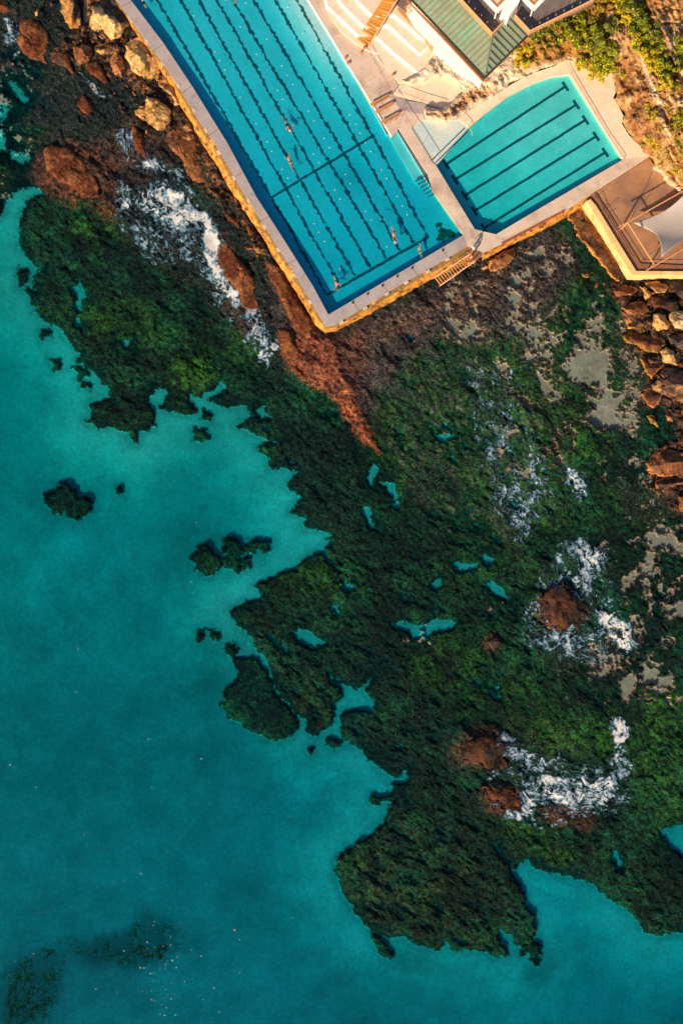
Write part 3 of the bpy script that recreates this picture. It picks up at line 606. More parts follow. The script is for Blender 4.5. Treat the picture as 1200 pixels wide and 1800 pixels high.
# ------------------------------------------------------------------ rocks with their own outlines
ROCKS = []
def stone_outline(cx, cy, r, rk):
    n = rk.randint(6, 8); a0 = rk.uniform(0, 6); el = rk.uniform(.6, .95); ro = rk.uniform(0, 3.1); P = []
    for i in range(n):
        a = a0 + i * 6.283 / n + rk.uniform(-.25, .25); q = r * rk.uniform(.8, 1.15); x, y = math.cos(a) * q, math.sin(a) * q * el
        P.append((cx + x * math.cos(ro) - y * math.sin(ro), cy + x * math.sin(ro) + y * math.cos(ro)))
    return P
def rock(poly, h, c1, c2, label, group, z0=None, fl=.25, strat=0.0, sang=40, tilt=(0, 0), name='boulder', edge=5.0, flat=.75, steps=1.0, lip=None, dpoly=None, rag=4.0):
    ROCKS.append(poly)
    cx = sum(p[0] for p in poly) / len(poly); cy = sum(p[1] for p in poly) / len(poly)
    if z0 is None: z0 = max(-.1, reef_z(cx, cy) - .1)
    p = np.array(poly, float); x0, y0 = p.min(0) - 5; x1, y1 = p.max(0) + 5
    st = 1.1 * steps
    fx = np.arange(x0, x1 + st, st); fy = np.arange(y0, y1 + st, st); X, Y = np.meshgrid(fx, fy)
    k = rr.uniform(0, 500)
    wX = X + rag * fbm(X + k, Y, 14, 4, 1, .6); wY = Y + rag * fbm(X + k, Y, 14, 4, 5, .6)
    d = sdf(poly, wX, wY); dm = max(d.max(), 1)
    e = min(edge, dm * .8)
    prof = np.sqrt(np.clip(1 - (1 - np.clip(d / e, 0, 1)) ** 2, 0, 1))
    broad = np.clip(d / dm, 0, 1) ** .6
    a = R(sang); u = X * math.cos(a) + Y * math.sin(a); v = -X * math.sin(a) + Y * math.cos(a)
    n1 = fbm(X + k, Y, 24, 4, 2); n2 = fbm(X + k, Y, 7, 3, 4)
    stn = ridge(u / 4 + 3 * n1, v, 10, 2, 3)
    crk = sst(.86, 1.0, 1 - np.abs(fbm(X + 3 * k, Y, 26, 3, 3)) * 1.0); h = h * 1.25; zz = z0 + h * (flat * prof + (1 - flat) * broad) * (1 + .26 * n1 + .06 * n2) + strat * stn * prof - .22 * h * crk * prof
    # chiselled faces: the block is cut by tilted planes
    rk = random.Random(int(cx * 31 + cy * 17)); sx, sy = max(p[:, 0].max() - p[:, 0].min(), 6), max(p[:, 1].max() - p[:, 1].min(), 6)
    cut = np.full(X.shape, 9.0)
    for q_ in range(7):
        an = q_ * .9 + rk.uniform(-.3, .3); ds = (math.cos(an) * (X - cx) / sx + math.sin(an) * (Y - cy) / sy) * 2
        cut = np.minimum(cut, h * (rk.uniform(.85, 1.15) - rk.uniform(.4, 1.0) * np.maximum(ds - rk.uniform(-.2, .35), 0) * 1.3))
    zz = np.minimum(zz, z0 + np.maximum(cut + .10 * h * n1 + .05 * h * n2, .22 * h) * prof)
    # facets: broken planes
    fa = np.floor(fbm(X + k, Y + k, 30, 2, 6) * 3) / 3; zz = zz + .10 * h * fa * prof
    zz = zz + (tilt[0] * (X - cx) + tilt[1] * (Y - cy)) * .08 * prof
    t = sst(-.5, .6, n1 + .5 * n2 + .5 * stn * (1 if strat else 0))
    colr = np.array(c1)[None, None, :] * (1 - t[..., None]) + np.array(c2)[None, None, :] * t[..., None]
    dk = sst(.15, .55, fbm(X + 2 * k, Y, 20, 5, 7, .7) + .25 * n2 - .1)[..., None] * min(1, .35 + fl); colr = (colr * (1 - dk) + colr * np.array((.14, .16, .21)) * dk) * .85
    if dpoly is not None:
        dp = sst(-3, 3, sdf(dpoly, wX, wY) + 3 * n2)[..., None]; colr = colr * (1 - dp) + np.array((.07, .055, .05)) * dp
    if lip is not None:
        lm = (1 - sst(.5, e * .9, d)) ; colr = colr * (1 - lm[..., None]) + np.array(lip) * lm[..., None]  # rim colour: orange rims paint in sunlit edges, green ones are algae
    inside = d > 0
    keep = inside[:-1, :-1] | inside[1:, :-1] | inside[:-1, 1:] | inside[1:, 1:]
    zz = np.where(inside, zz, z0 - .5)
    q = grid_quads(len(fx), len(fy), keep)
    co = Wn(X.ravel(), Y.ravel(), zz.ravel())
    flk = (sst(.1, .9, n1 + .4 * n2) * fl * 2).ravel()
    co, q, cc, ff = compact(co, q, colr.reshape(-1, 3), flk)
    org = W(cx, cy, z0); co = co - np.array(org)
    o = fast_mesh(name, co, q, M['rock'], cc, ff, smooth=True); o.location = org
    return tag(o, label, 'rock', group)
GL = 'rocks along the outside of the sea wall'; GR = 'rocks piled below the sandstone terrace'; GS = 'wave washed rocks out on the reef'
OR = (.62, .33, .11); OR2 = (.72, .46, .20); BR = (.19, .060, .025); BR2 = (.28, .105, .042); RU = (.13, .040, .020); DK = (.05, .033, .03); DK2 = (.09, .052, .040)
rock([(38,35),(55,30),(73,42),(84,55),(88,73),(83,92),(83,115),(60,106),(42,95),(31,73),(35,53)], 1.0, RU, BR2, 'large rust brown rock with slanting dark bands, left of the tall oval boulder', GL, strat=.3, sang=35)
rock([(88,90),(110,88),(125,94),(128,117),(143,141),(136,138),(117,123),(92,108)], .6, DK2, BR, 'low brown rock tailing away beside the large banded rock', GL, strat=.15)
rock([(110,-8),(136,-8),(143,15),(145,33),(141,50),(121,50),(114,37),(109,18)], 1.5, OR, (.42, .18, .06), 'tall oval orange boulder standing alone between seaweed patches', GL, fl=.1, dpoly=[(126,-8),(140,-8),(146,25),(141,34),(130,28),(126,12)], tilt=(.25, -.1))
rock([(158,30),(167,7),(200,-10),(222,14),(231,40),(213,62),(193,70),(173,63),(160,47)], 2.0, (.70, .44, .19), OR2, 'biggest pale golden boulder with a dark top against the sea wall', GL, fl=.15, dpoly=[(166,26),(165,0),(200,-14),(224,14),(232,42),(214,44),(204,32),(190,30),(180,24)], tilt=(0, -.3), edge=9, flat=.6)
rock([(128,83),(143,79),(158,84),(163,95),(158,106),(141,116),(134,108)], 1.1, BR2, (.40, .17, .07), 'rounded brown boulder below the tall oval boulder', GL)
rock([(162,81),(176,73),(201,77),(203,86),(192,97),(183,99),(165,92)], 1.2, OR, DK2, 'short dark topped boulder under the biggest golden boulder', GL, fl=.5)
rock([(193,87),(203,83),(220,107),(223,128),(203,132),(193,117)], 1.3, (.50, .22, .09), (.40, .16, .07), 'upright speckled brown boulder beside the fractured slab', GL, fl=.4)
rock([(150,108),(169,103),(183,125),(194,147),(185,147),(156,127)], .6, RU, BR, 'narrow dark rust rock above the small splash of foam', GL)
rock([(220,83),(230,67),(247,60),(267,93),(284,118),(277,137),(247,135),(230,123),(222,100)], 1.6, OR, OR2, 'wide fractured tan slab touching the sea wall', GL, fl=.4, strat=.2, edge=6)
rock([(275,138),(292,133),(303,148),(317,181),(308,185),(299,168),(288,160),(279,151)], 1.1, (.52, .26, .10), OR2, 'thin slab leaning along the foot of the sea wall', GL)
rock([(259,168),(273,171),(288,181),(303,195),(304,210),(300,230),(288,235),(264,219),(238,200),(238,190),(253,186)], 1.5, OR, OR2, 'golden wedge shaped boulder with a cracked end', GL, fl=.35, tilt=(0, -.15), edge=5)
rock([(248,156),(256,158),(264,150),(262,162),(252,168),(247,164)], .4, BR, BR2, 'small reddish stone just above the golden wedge boulder', GL)
rock([(231,156),(240,160),(247,172),(240,172),(233,164)], .35, BR, BR2, 'smallest brown stone beside the golden wedge boulder', GL)
rock([(231,217),(242,221),(255,243),(262,265),(255,278),(242,265),(229,239)], .7, RU, BR, 'long dark red rock with foam streaks on its seaward side', GL)
rock([(305,215),(328,217),(345,236),(350,256),(352,283),(372,322),(352,336),(330,308),(310,269),(292,250),(286,236)], .8, (.11, .05, .03), (.26, .10, .04), 'broad rust coloured weedy mound below the golden wedge boulder', GL, fl=.1, edge=12, flat=.5, strat=.1)
rock([(77,263),(90,253),(117,260),(147,283),(167,310),(173,347),(147,347),(130,333),(100,317),(80,293)], .9, RU, BR2, 'large isolated russet rock split by a dark groove, near the open sea', GL, fl=.3, strat=.25, sang=50, edge=10)
rock([(132,163),(147,165),(161,183),(170,212),(147,200),(128,183)], .5, RU, BR, 'half submerged dark red rock surrounded by black weed', GL, strat=.12)
rock([(-25,-12),(8,-8),(22,18),(12,24),(-25,22)], .8, BR, BR2, 'brown rock in the top corner of the shore', GL, strat=.15)
rock([(384,414),(402,430),(420,456),(446,488),(456,544),(440,545),(428,538),(414,508),(394,488),(384,472)], .9, RU, BR2, 'long ribbed russet rock beside the white stream of foam', GL, strat=.22, sang=75, lip=BR)
rock([(398,374),(410,378),(420,396),(418,403),(400,390)], .5, BR, BR2, 'small pointed red stone, uppermost of three near the wall', GL)
rock([(430,396),(438,396),(447,410),(443,416),(432,408)], .5, BR, BR2, 'small red stone, middle of three near the wall', GL)
rock([(426,431),(438,429),(449,435),(446,442),(432,440)], .5, BR2, OR, 'small orange stone, lowest of three near the wall', GL)
rock([(492,580),(516,582),(516,600),(528,626),(520,640),(498,620),(491,596)], .6, RU, BR2, 'flat topped red rock next to the last swirl of foam', GL, fl=.15)
rock([(474,462),(488,472),(520,526),(546,570),(548,596),(534,588),(510,556),(492,516),(480,498),(471,484)], .7, (.20, .06, .028), BR2, 'long red rock ledge running along the foot of the sea wall', GL, fl=.15, strat=.15, sang=60)
rock([(1070,505),(1090,501),(1123,503),(1122,512),(1103,521),(1094,524),(1087,525),(1075,516)], 1.3, (.16, .06, .03), BR2, 'flat dark boulder with a painted sunlit orange edge right under the terrace corner', GR, lip=(.62, .22, .05))
rock([(1125,503),(1137,507),(1150,516),(1143,521),(1133,526),(1129,517)], 1.1, OR, OR2, 'small yellow triangular stone under the terrace wall', GR)
rock([(1133,496),(1157,495),(1173,505),(1167,517),(1157,516),(1141,507)], 1.4, (.28, .13, .06), OR, 'hollowed brown boulder touching the terrace wall', GR, lip=(.66, .34, .12))
rock([(1178,494),(1215,492),(1222,530),(1196,528),(1184,512)], 1.2, DK, DK2, 'dark grey brown boulder at the right end of the terrace wall', GR)
rock([(1089,529),(1103,531),(1127,531),(1139,543),(1135,556),(1125,556),(1103,555),(1090,541)], 1.3, (.20, .08, .04), BR2, 'grooved reddish boulder above the three pale blocks', GR, lip=(.55, .22, .07), strat=.25)
rock([(1143,525),(1168,522),(1192,532),(1190,545),(1165,545),(1146,540)], .9, DK, BR, 'dark flat stone between the hollowed boulder and the pale blocks', GR)
rock([(1146,555),(1157,551),(1170,552),(1178,573),(1170,579),(1154,581),(1147,572)], 1.4, OR, OR2, 'squarish golden block beside the smooth pale boulder', GR, fl=.15)
rock([(1174,552),(1183,546),(1215,545),(1228,590),(1200,581),(1185,576),(1178,565)], 1.6, (.68, .42, .20), (.74, .50, .28), 'smooth pale boulder cut off by the picture edge', GR, fl=.1)
rock([(1098,562),(1110,559),(1137,572),(1130,584),(1118,580),(1104,578)], .8, BR2, OR, 'knobbly orange rock between grooved and pointed boulders', GR, strat=.2)
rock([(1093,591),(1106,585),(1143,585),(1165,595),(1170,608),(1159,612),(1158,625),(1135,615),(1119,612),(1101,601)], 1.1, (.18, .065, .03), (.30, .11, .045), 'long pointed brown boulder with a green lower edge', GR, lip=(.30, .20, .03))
rock([(1172,590),(1196,584),(1220,592),(1222,616),(1198,618),(1180,606)], .8, DK, (.17, .12, .10), 'grey mottled stone at the picture edge above the square block', GR)
rock([(1159,615),(1170,611),(1187,616),(1191,639),(1161,639)], 1.5, (.66, .36, .10), OR2, 'small square yellow block on top of the pile', GR, fl=.3, edge=3)
rock([(1119,627),(1130,631),(1154,640),(1162,644),(1154,659),(1145,666),(1137,660),(1129,644)], 1.0, (.13, .055, .03), BR, 'dark wedge shaped boulder with an orange seaward edge', GR, lip=(.50, .22, .04))
rock([(1163,648),(1177,645),(1200,653),(1228,660),(1228,710),(1181,707),(1165,693),(1146,685),(1144,676)], 1.6, (.20, .11, .075), (.50, .26, .11), 'largest rounded boulder of the pile with a golden lower face', GR, fl=.35, edge=9, flat=.6)
rock([(1123,695),(1137,687),(1161,689),(1163,704),(1147,717),(1135,709)], .9, DK2, BR2, 'dark diamond shaped boulder in front of the largest boulder', GR, lip=(.42, .14, .05))
rock([(1135,732),(1147,731),(1157,744),(1155,750),(1141,741)], .5, BR2, OR, 'small curved orange stone ringed by green algae', GR, lip=(.22, .22, .02))
rock([(1167,727),(1181,725),(1184,741),(1173,742)], .6, BR2, (.42, .18, .08), 'small square brown stone alone in the green algae', GR)
rock([(1131,815),(1147,799),(1163,789),(1184,791),(1222,800),(1226,838),(1163,838),(1144,835)], 1.3, (.19, .085, .05), BR2, 'broad brown boulder lying over a second one at the picture edge', GR, lip=(.52, .22, .06), strat=.15, sang=15)
rock([(1151,842),(1170,840),(1222,840),(1195,853),(1164,863),(1154,857)], .8, DK, DK2, 'dark boulder with a painted sunlit rim below the broad brown boulder', GR, lip=(.38, .13, .04))
rock([(1190,758),(1205,755),(1222,780),(1208,792),(1193,785)], .9, BR, BR2, 'brown rock at the picture edge above the broad boulder', GR, strat=.15)
rock([(1190,872),(1222,862),(1222,902),(1196,896)], .6, (.20, .14, .03), BR2, 'mossy brown rock lowest on the right shore', GR)
rock([(1024,563),(1037,560),(1039,567),(1026,570)] if False else [(1022,476),(1036,478),(1038,488),(1028,491),(1021,484)], .5, BR2, (.30, .16, .04), 'lone small orange stone in the dark green seaweed', GR, lip=(.25, .25, .02))
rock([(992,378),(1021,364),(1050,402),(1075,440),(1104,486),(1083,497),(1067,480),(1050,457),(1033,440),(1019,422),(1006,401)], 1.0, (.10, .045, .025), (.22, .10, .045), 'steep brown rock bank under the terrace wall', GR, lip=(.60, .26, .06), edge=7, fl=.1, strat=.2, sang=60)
rock([(859,456),(875,448),(906,433),(907,447),(890,467),(881,473),(863,476),(859,467)], 1.1, (.13, .055, .03), (.34, .14, .05), 'pitted rock outcrop under the corner between the two pools', GR, lip=(.50, .22, .07), strat=.2)
rock([(841,469),(857,464),(858,473),(847,477)], .7, (.60, .32, .14), OR, 'small pale rock beside the foot of the metal steps', GR)
rock([(806,1312),(824,1298),(844,1294),(874,1290),(885,1324),(889,1350),(862,1354),(832,1342),(806,1330)], .55, DK, (.11, .042, .022), 'rust brown rock left of the long band of surf', GS, rag=11, fl=.9, strat=.2, edge=12, flat=.4)
rock([(840,1388),(877,1376),(907,1395),(919,1418),(892,1421),(866,1406)], .5, (.11, .042, .022), (.11, .042, .022), 'smooth rust red rock circled by a curl of foam', GS, rag=11, fl=.9, edge=10, flat=.4)
rock([(950,1412),(990,1420),(1012,1432),(1035,1440),(1028,1456),(975,1444)], .35, DK, BR, 'dark low rock under the long band of surf', GS, rag=11, fl=.9, edge=10, flat=.4)
rock([(945,1071),(967,1037),(994,1022),(1012,1052),(1027,1082),(1012,1101),(982,1105),(952,1090)], .7, DK, (.11, .042, .022), 'dark brown triangular rock between two arcs of foam', GS, rag=11, fl=.9, edge=14, flat=.4, strat=.15)
rock([(852,1127),(870,1117),(881,1127),(866,1144)], .4, DK, DK2, 'small blackish rock alone on the green reef', GS)

# filler stones wedged between the named boulders
rk = random.Random(21)
def scatter(region, n, rlo, rhi, cols, label, group, avoid):
    P = np.array(region); got = 0; tries = 0; placed = []
    while got < n and tries < 4000:
        tries += 1; x = rk.uniform(P[:, 0].min(), P[:, 0].max()); y = rk.uniform(P[:, 1].min(), P[:, 1].max()); r = rk.uniform(rlo, rhi) * rk.uniform(.7, 1)
        if sdf(region, np.array([x]), np.array([y]))[0] < 2: continue
        if any(math.hypot(x - a, y - b) < (r + c) * .85 for a, b, c in placed): continue
        if any(sdf(q, np.array([x]), np.array([y]))[0] > -r * .5 for q in avoid): continue
        placed.append((x, y, r)); got += 1; c = cols[rk.randrange(len(cols))]
        rock(stone_outline(x, y, r, rk), r * MPP * rk.uniform(.9, 1.5), c[0], c[1], label, group, fl=.2, edge=4)
scatter([(150,60),(225,68),(262,140),(312,200),(352,262),(392,330),(380,350),(345,325),(300,250),(262,236),(225,212),(160,150),(120,125),(60,110),(40,20),(110,-5)], 40, 3.5, 8, [(RU, BR2), (DK2, BR), (DK, DK2), (BR2, OR), (BR, BR2)], 'one of many small brown stones wedged among the boulders left of the lap pool', 'small stones left of the lap pool', ROCKS)
scatter([(395,330),(440,395),(475,450),(470,480),(440,470),(405,410),(380,360)], 14, 3, 7, [(RU, BR), (DK, DK2)], 'little dark red stone at the foot of the sea wall', 'little stones at the foot of the sea wall', ROCKS)
scatter([(1085,500),(1140,492),(1225,492),(1225,800),(1196,800),(1186,750),(1165,710),(1120,690),(1150,665),(1125,640),(1130,620),(1100,600),(1092,555),(1082,525)], 30, 3.5, 9, [(RU, BR2), (DK2, BR), (DK, DK2), (BR2, OR), (DK2, BR2)], 'one of many small brown stones filling gaps in the boulder pile below the terrace', 'small stones below the terrace', ROCKS)
scatter([(1020,470),(1060,478),(1082,505),(1068,520),(1040,500)], 3, 3, 5, [(BR2, OR)], 'one of three orange stones at the foot of the brown rock bank', 'stones under the rock bank', ROCKS)
# ------------------------------------------------------------------ main pool
ZD = 2.5; ZW = 2.43
pool = empty('swimming_pool', W(500, 300, 0), 'large turquoise lap pool with eight dark lane lines beside the sea', 'swimming pool')
def patch(name, polyl, zf, m, parent, st=3.0, drop=0.0):
    """floor sheet clipped to a polygon; zf gives the height"""
    p = np.array(polyl, float); x0, y0 = p.min(0) - st; x1, y1 = p.max(0) + st
    fx = np.arange(x0, x1 + st, st); fy = np.arange(y0, y1 + st, st); X, Y = np.meshgrid(fx, fy)
    d = sdf(polyl, X, Y); Z = zf(X, Y); ins = d > -st * 1.2
    keep = ins[:-1, :-1] & ins[1:, :-1] & ins[:-1, 1:] & ins[1:, 1:]
    co, q = compact(Wn(X.ravel(), Y.ravel(), Z.ravel()), grid_quads(len(fx), len(fy), keep))
    return fast_mesh(name, co - np.array(parent.location), q, m, parent=parent)
def pool_depth(X, Y):
    # shallow along the upper eastern side, deepest towards the seaward corner
    dx = (X - 542) * .866 - (Y - 0) * .5        # distance east of the eastern edge line (negative = inside)
    along = (X - 542) * .5 + Y * .866
    sh = sst(-85, 0, dx) * (1 - sst(40, 280, along))
    d = .66 + .40 * sst(-40, 460, along) + .12 * sst(-60, -260, dx) + .06 * fbm(X, Y, 90, 3, 4)
    hole = np.exp(-(((X - 620) / 34) ** 2 + ((Y - 300) / 34) ** 2)) * .25
    return np.maximum(d * (1 - .94 * sh), .05) + hole
def pz(X, Y): return ZW - pool_depth(np.asarray(X, float), np.asarray(Y, float))
fl_m, nt_ = newmat('pool floor paint')
a_ = noise(nt_, .35, 6, .6); c_ = mixc(nt_, ramp(nt_, a_, [(.35, 0.0), (.68, 1.0)]), (.42, .62, .70), (.33, .56, .60))
c_ = mixc(nt_, 1.0, c_, ramp(nt_, noise(nt_, 2.2, 5, .7), [(.3, .86), (.7, 1.10)]), 'MULTIPLY'); finish(nt_, c_, .7)
M['floor'] = fl_m
patch('pool_floor', POOL_IN, pz, M['floor'], pool, 3.0)
def strip(a, b, wd, zf, jit=1.3, st=2.0, V=None, F=None, wav=1.6, seed=0, lift=.02):
    V = [] if V is None else V; F = [] if F is None else F
    L = math.hypot(b[0] - a[0], b[1] - a[1]); n = max(2, int(L / st)); t = ((b[0] - a[0]) / L, (b[1] - a[1]) / L); nn = (-t[1], t[0])
    b0 = len(V)
    s = np.linspace(0, L, n + 1)
    c = wav * fbm(s + seed * 91, s * 0 + seed, 22, 4, 1, .6) * (.5 + 1.2 * vn(s / 60 + seed * 3.3, s * 0 + seed, 5)); e1 = jit * fbm(s + seed * 53, s * 0 + 3, 5, 2, 2); e2 = jit * fbm(s + seed * 37, s * 0 + 9, 5, 2, 3)
    for k in range(n + 1):
        for off in (c[k] - wd / 2 + e1[k], c[k] + wd / 2 + e2[k]):
            x = a[0] + t[0] * s[k] + nn[0] * off; y = a[1] + t[1] * s[k] + nn[1] * off
            V.append(W(x, y, float(zf(x, y)) + lift))
    for k in range(n):
        i = b0 + 2 * k; F.append((i, i + 1, i + 3, i + 2))
    return V, F
A = [(477 + 25.3 * i, 347 - 15.4 * i) for i in range(8)]; B = [(575,517),(597,501),(623,485),(650,471),(678,454),(702,440),(727,427),(752,416)]
def zline(x, y): return pz(x, y)
for i in range(8):
    a = A[i]; b = B[i]; L = math.hypot(b[0] - a[0], b[1] - a[1]); t = ((b[0] - a[0]) / L, (b[1] - a[1]) / L)
    top = (a[0] - t[0] * 452, a[1] - t[1] * 452)
    V, F = strip(top, b, 4.3, zline, 2.3, 1.5, seed=i + 1, wav=1.1)
    mesh('lane_line', V, F, M['line'], pool)
V, F = strip((477,347), (655,239), 4.2, zline, .7, 2, seed=20, wav=.8, lift=.035); mesh('cross_line', V, F, M['line'], pool)
V, F = strip((574,518), (753,416), 4.6, zline, .8, 2, seed=21, wav=1.2, lift=.035); mesh('cross_line', V, F, M['line'], pool)
# the solid shell: inner wall skirt
def skirt(name, line, zt, zb, m, parent, close=False):
    V, F = [], []; n = len(line)
    for p in line:
        v = W(p[0], p[1], zt); V += [v, Vector((v.x, v.y, zb))]
    for i in range(n if close else n - 1):
        a = 2 * i; b = 2 * ((i + 1) % n); F.append((a, b, b + 1, a + 1))
    return mesh(name, V, F, m, parent)
skirt('inner_wall', POOL_IN, ZD - .01, -.6, M['floor'], pool, True)
wt = prism('water', [(p[0], p[1]) for p in POOL_IN], ZW, -.7, M['pool_water'], pool)
# sea wall walkway, its stained ledge and battered face
walk = prism('walkway', SW_IN + [(814,413)] + [(822,432),(750,475),(707,498),(643,538),(590,570)] + SW_OUT[::-1], ZD, -1.2, M['deck_grey'], pool)
def resample(line, n):
    P = [Vector(p) for p in line]; L = [0]
    for i in range(len(P) - 1): L.append(L[-1] + (P[i + 1] - P[i]).length)
    out = []
    for k in range(n):
        s = L[-1] * k / (n - 1); i = 0
        while i < len(L) - 2 and L[i + 1] < s: i += 1
        t = (s - L[i]) / max(1e-6, L[i + 1] - L[i]); out.append(P[i].lerp(P[i + 1], t))
    return out
def batter(name, topl, botl, n, ztop, zbot, parent, m, mled=None):
    T = resample(topl, n); Bt = resample(botl, n); prof = [(0, ztop, 0), (.10, ztop - .05, .2), (.32, ztop - .10, .6), (.40, ztop - .35, 1), (.55, ztop - .8, 1), (.75, (ztop + zbot) / 2, 1), (.92, zbot + .35, 1), (1.0, zbot, 1), (1.04, zbot - 1.4, 1)]
    V, F, mid = [], [], []
    for i in range(n):
        for k, (f, zz, q) in enumerate(prof):
            s = i * .9; dz = .10 * float(fbm(np.array([s]), np.array([k * 3.]), 5, 3, 1)[0]) * q
            off = .09 * float(fbm(np.array([s + 50]), np.array([k * 3.]), 6, 3, 2)[0]) * q
            p = T[i].lerp(Bt[i], f + off); V.append(W(p.x, p.y, zz + dz))
    K = len(prof)
    for i in range(n - 1):
        for k in range(K - 1):
            a = i * K + k; F.append((a, a + 1, a + K + 1, a + K)); mid.append(0 if k >= 3 else (1 if (i // 9) % 8 != 7 else 0))
    o = mesh(name, V, F, [m, mled or m], parent, smooth=True, mids=mid); return o
batter('sea_wall_face', SW_OUT, SW_BASE, 420, ZD - .25, .3, pool, M['ochre'], M['ledge'])
batter('sea_wall_face', [(573,574),(590,570),(643,538),(707,498),(750,475),(822,433)], [(571,586),(592,581),(640,557),(683,535),(750,495),(800,472),(840,458)], 200, ZD - .25, .3, pool, M['ochre'], M['ledge'])
# pale concrete nibs along the outer edge
for (x, y) in [(229,33),(258,72),(286,110),(314,150),(341,193),(362,228),(384,267),(411,312),(437,352),(465,398),(489,438),(517,483),(545,530),(600,566),(642,541),(680,516),(714,496),(752,477),(786,455)]:
    p = (x, y); a = R(-30 if x > 580 else 58)
    pts = [(x + math.cos(a + t) * 4.2, y + math.sin(a + t) * 4.2) for t in (.6, 2.5, 3.7, 5.7)]
    prism('wall_nib', pts, ZD + .02 + .01 * (x % 3), 1.9, M['deck'], pool)
for (a, b) in [((238,0),(212,12)),((290,76),(268,90)),((338,150),(320,164)),((384,226),(362,242)),((428,302),(404,316)),((474,380),(452,392)),((520,456),(500,468)),((620,529),(632,548)),((672,499),(684,517)),((724,470),(736,487)),((776,436),(788,454))]:
    V, F = boxV(W(*a, ZD + .006), W(*b, ZD + .006), .05, .02); mesh('joint_or_shadow', V, F, M['dark'], pool)
# entry ledge and steps inside the pool on its eastern side
prism('entry_ledge', [(681,237),(700,226),(751,305),(729,319)], 1.98, -.5, M['wading'], pool)
for k in range(6):
    t = k / 6.0; x = 729 + 4.6 * k; y = 319 + 5.4 * k
    prism('pool_step', [(x, y), (x + 23, y - 13), (x + 27, y - 7.4), (x + 4.2, y + 5.6)], 1.9 - .26 * (k + 1) * .6, -.6, M['wading'], pool)
    V, F = boxV(W(x, y, ZW - .05), W(x + 23, y - 13, ZW - .05), .16, .1); mesh('step_edge', V, F, M['line'], pool)
# seaweed drift in the seaward corner
wz = float(pz(785, 410))
def weedpatch(poly, zbase, label, parentloc):
    p = np.array(poly, float); x0, y0 = p.min(0) - 8; x1, y1 = p.max(0) + 8
    fx = np.arange(x0, x1, 1.0); fy = np.arange(y0, y1, 1.0); X, Y = np.meshgrid(fx, fy)
    d = sdf(poly, X + 5 * fbm(X, Y, 14, 4, 1, .7), Y + 5 * fbm(X, Y, 14, 4, 5, .7))
    v = d + 4 * fbm(X, Y, 5, 3, 2); keep = (v[:-1, :-1] > 0); Z = pz(X, Y) + .04 + .10 * np.clip(v / 6, 0, 1)
    co, q = compact(Wn(X.ravel(), Y.ravel(), Z.ravel()), grid_quads(len(fx), len(fy), keep))
    m = proc('drift weed', (.012, .07, .05), (.02, .10, .07), 3, .8, .5)
    return tag(fast_mesh('seaweed', co, q, m), label, 'seaweed', kind='stuff')
weedpatch([(768,392),(778,402),(790,405),(801,406),(799,413),(788,418),(778,425),(770,424),(766,410)], wz, 'dark drift of seaweed on the pool floor in the seaward corner', None)
pool['kind'] = 'thing'

# ------------------------------------------------------------------ children's pool
kids = empty('swimming_pool', W(930, 270, 0), "smaller rounded turquoise pool with five dark lane markings ending in bars", 'swimming pool')
def kz(X, Y): return ZW - (.62 + .45 * sst(200, 400, np.asarray(Y, float)) + .25 * sst(950, 800, np.asarray(X, float)))
patch('pool_floor', KIDS_IN, kz, M['kfloor'], kids, 3.0)
skirt('inner_wall', KIDS_IN, ZD - .01, -.6, M['kfloor'], kids, True)
prism('water', KIDS_IN, ZW, -.7, M['kids_water'], kids)
for k, (a, b) in enumerate([((783,289),(993,152)),((799,316),(1012,184)),((816,344),(1028,211)),((833,371),(1047,240)),((850,401),(1063,268))]):
    V, F = strip(a, b, 4.4, kz, .25, 2.5, seed=40 + k, wav=.3, lift=.02)
    for e in (a, b):
        V, F = strip((e[0] - 5.2, e[1] - 7.8), (e[0] + 5.2, e[1] + 7.8), 4.6, kz, .15, 3, V, F, wav=.1, seed=50 + k, lift=.032)
    mesh('lane_line', V, F, M['line'], kids)
# deck strip between the pools and the walkway along the seaward side
prism('divider_deck', [(700,226),(706,196),(723,225),(760,285),(766,291),(834,403),(871,412),(849,444),(822,433),(814,413),(760,336),(751,305)], ZD + .004, -1.2, M['deck'], kids)
prism('walkway', [(871,412),(950,365),(1095,280),(1140,275),(1038,341),(992,371),(905,417),(849,444)], ZD + .008, -1.2, M['deck'], kids)
batter('sea_wall_face', [(849,445),(905,418),(992,372),(1038,342)], [(846,459),(904,428),(951,407),(992,383),(1024,362),(1037,347)], 200, ZD - .3, .3, kids, M['ochre'], M['ochre'])
prism('coping', [(881,426),(992,368),(992,371),(882,430)], ZD + .06, 1.4, M['rail'], kids)
# wading shelf of wet pale concrete
prism('wading_shelf', [(723,226),(742,211),(775,214),(808,210),(824,224),(766,291),(760,284)], 2.40, -1.2, M['wading'], kids)
V, F = boxV(W(765,286,2.46), W(821,230,2.46), .14, .5); mesh('shelf_edge', V, F, M['line'], kids)
V, F = boxV(W(759,281,2.47), W(816,225,2.47), .12, .5); mesh('shelf_edge', V, F, M['line'], kids)

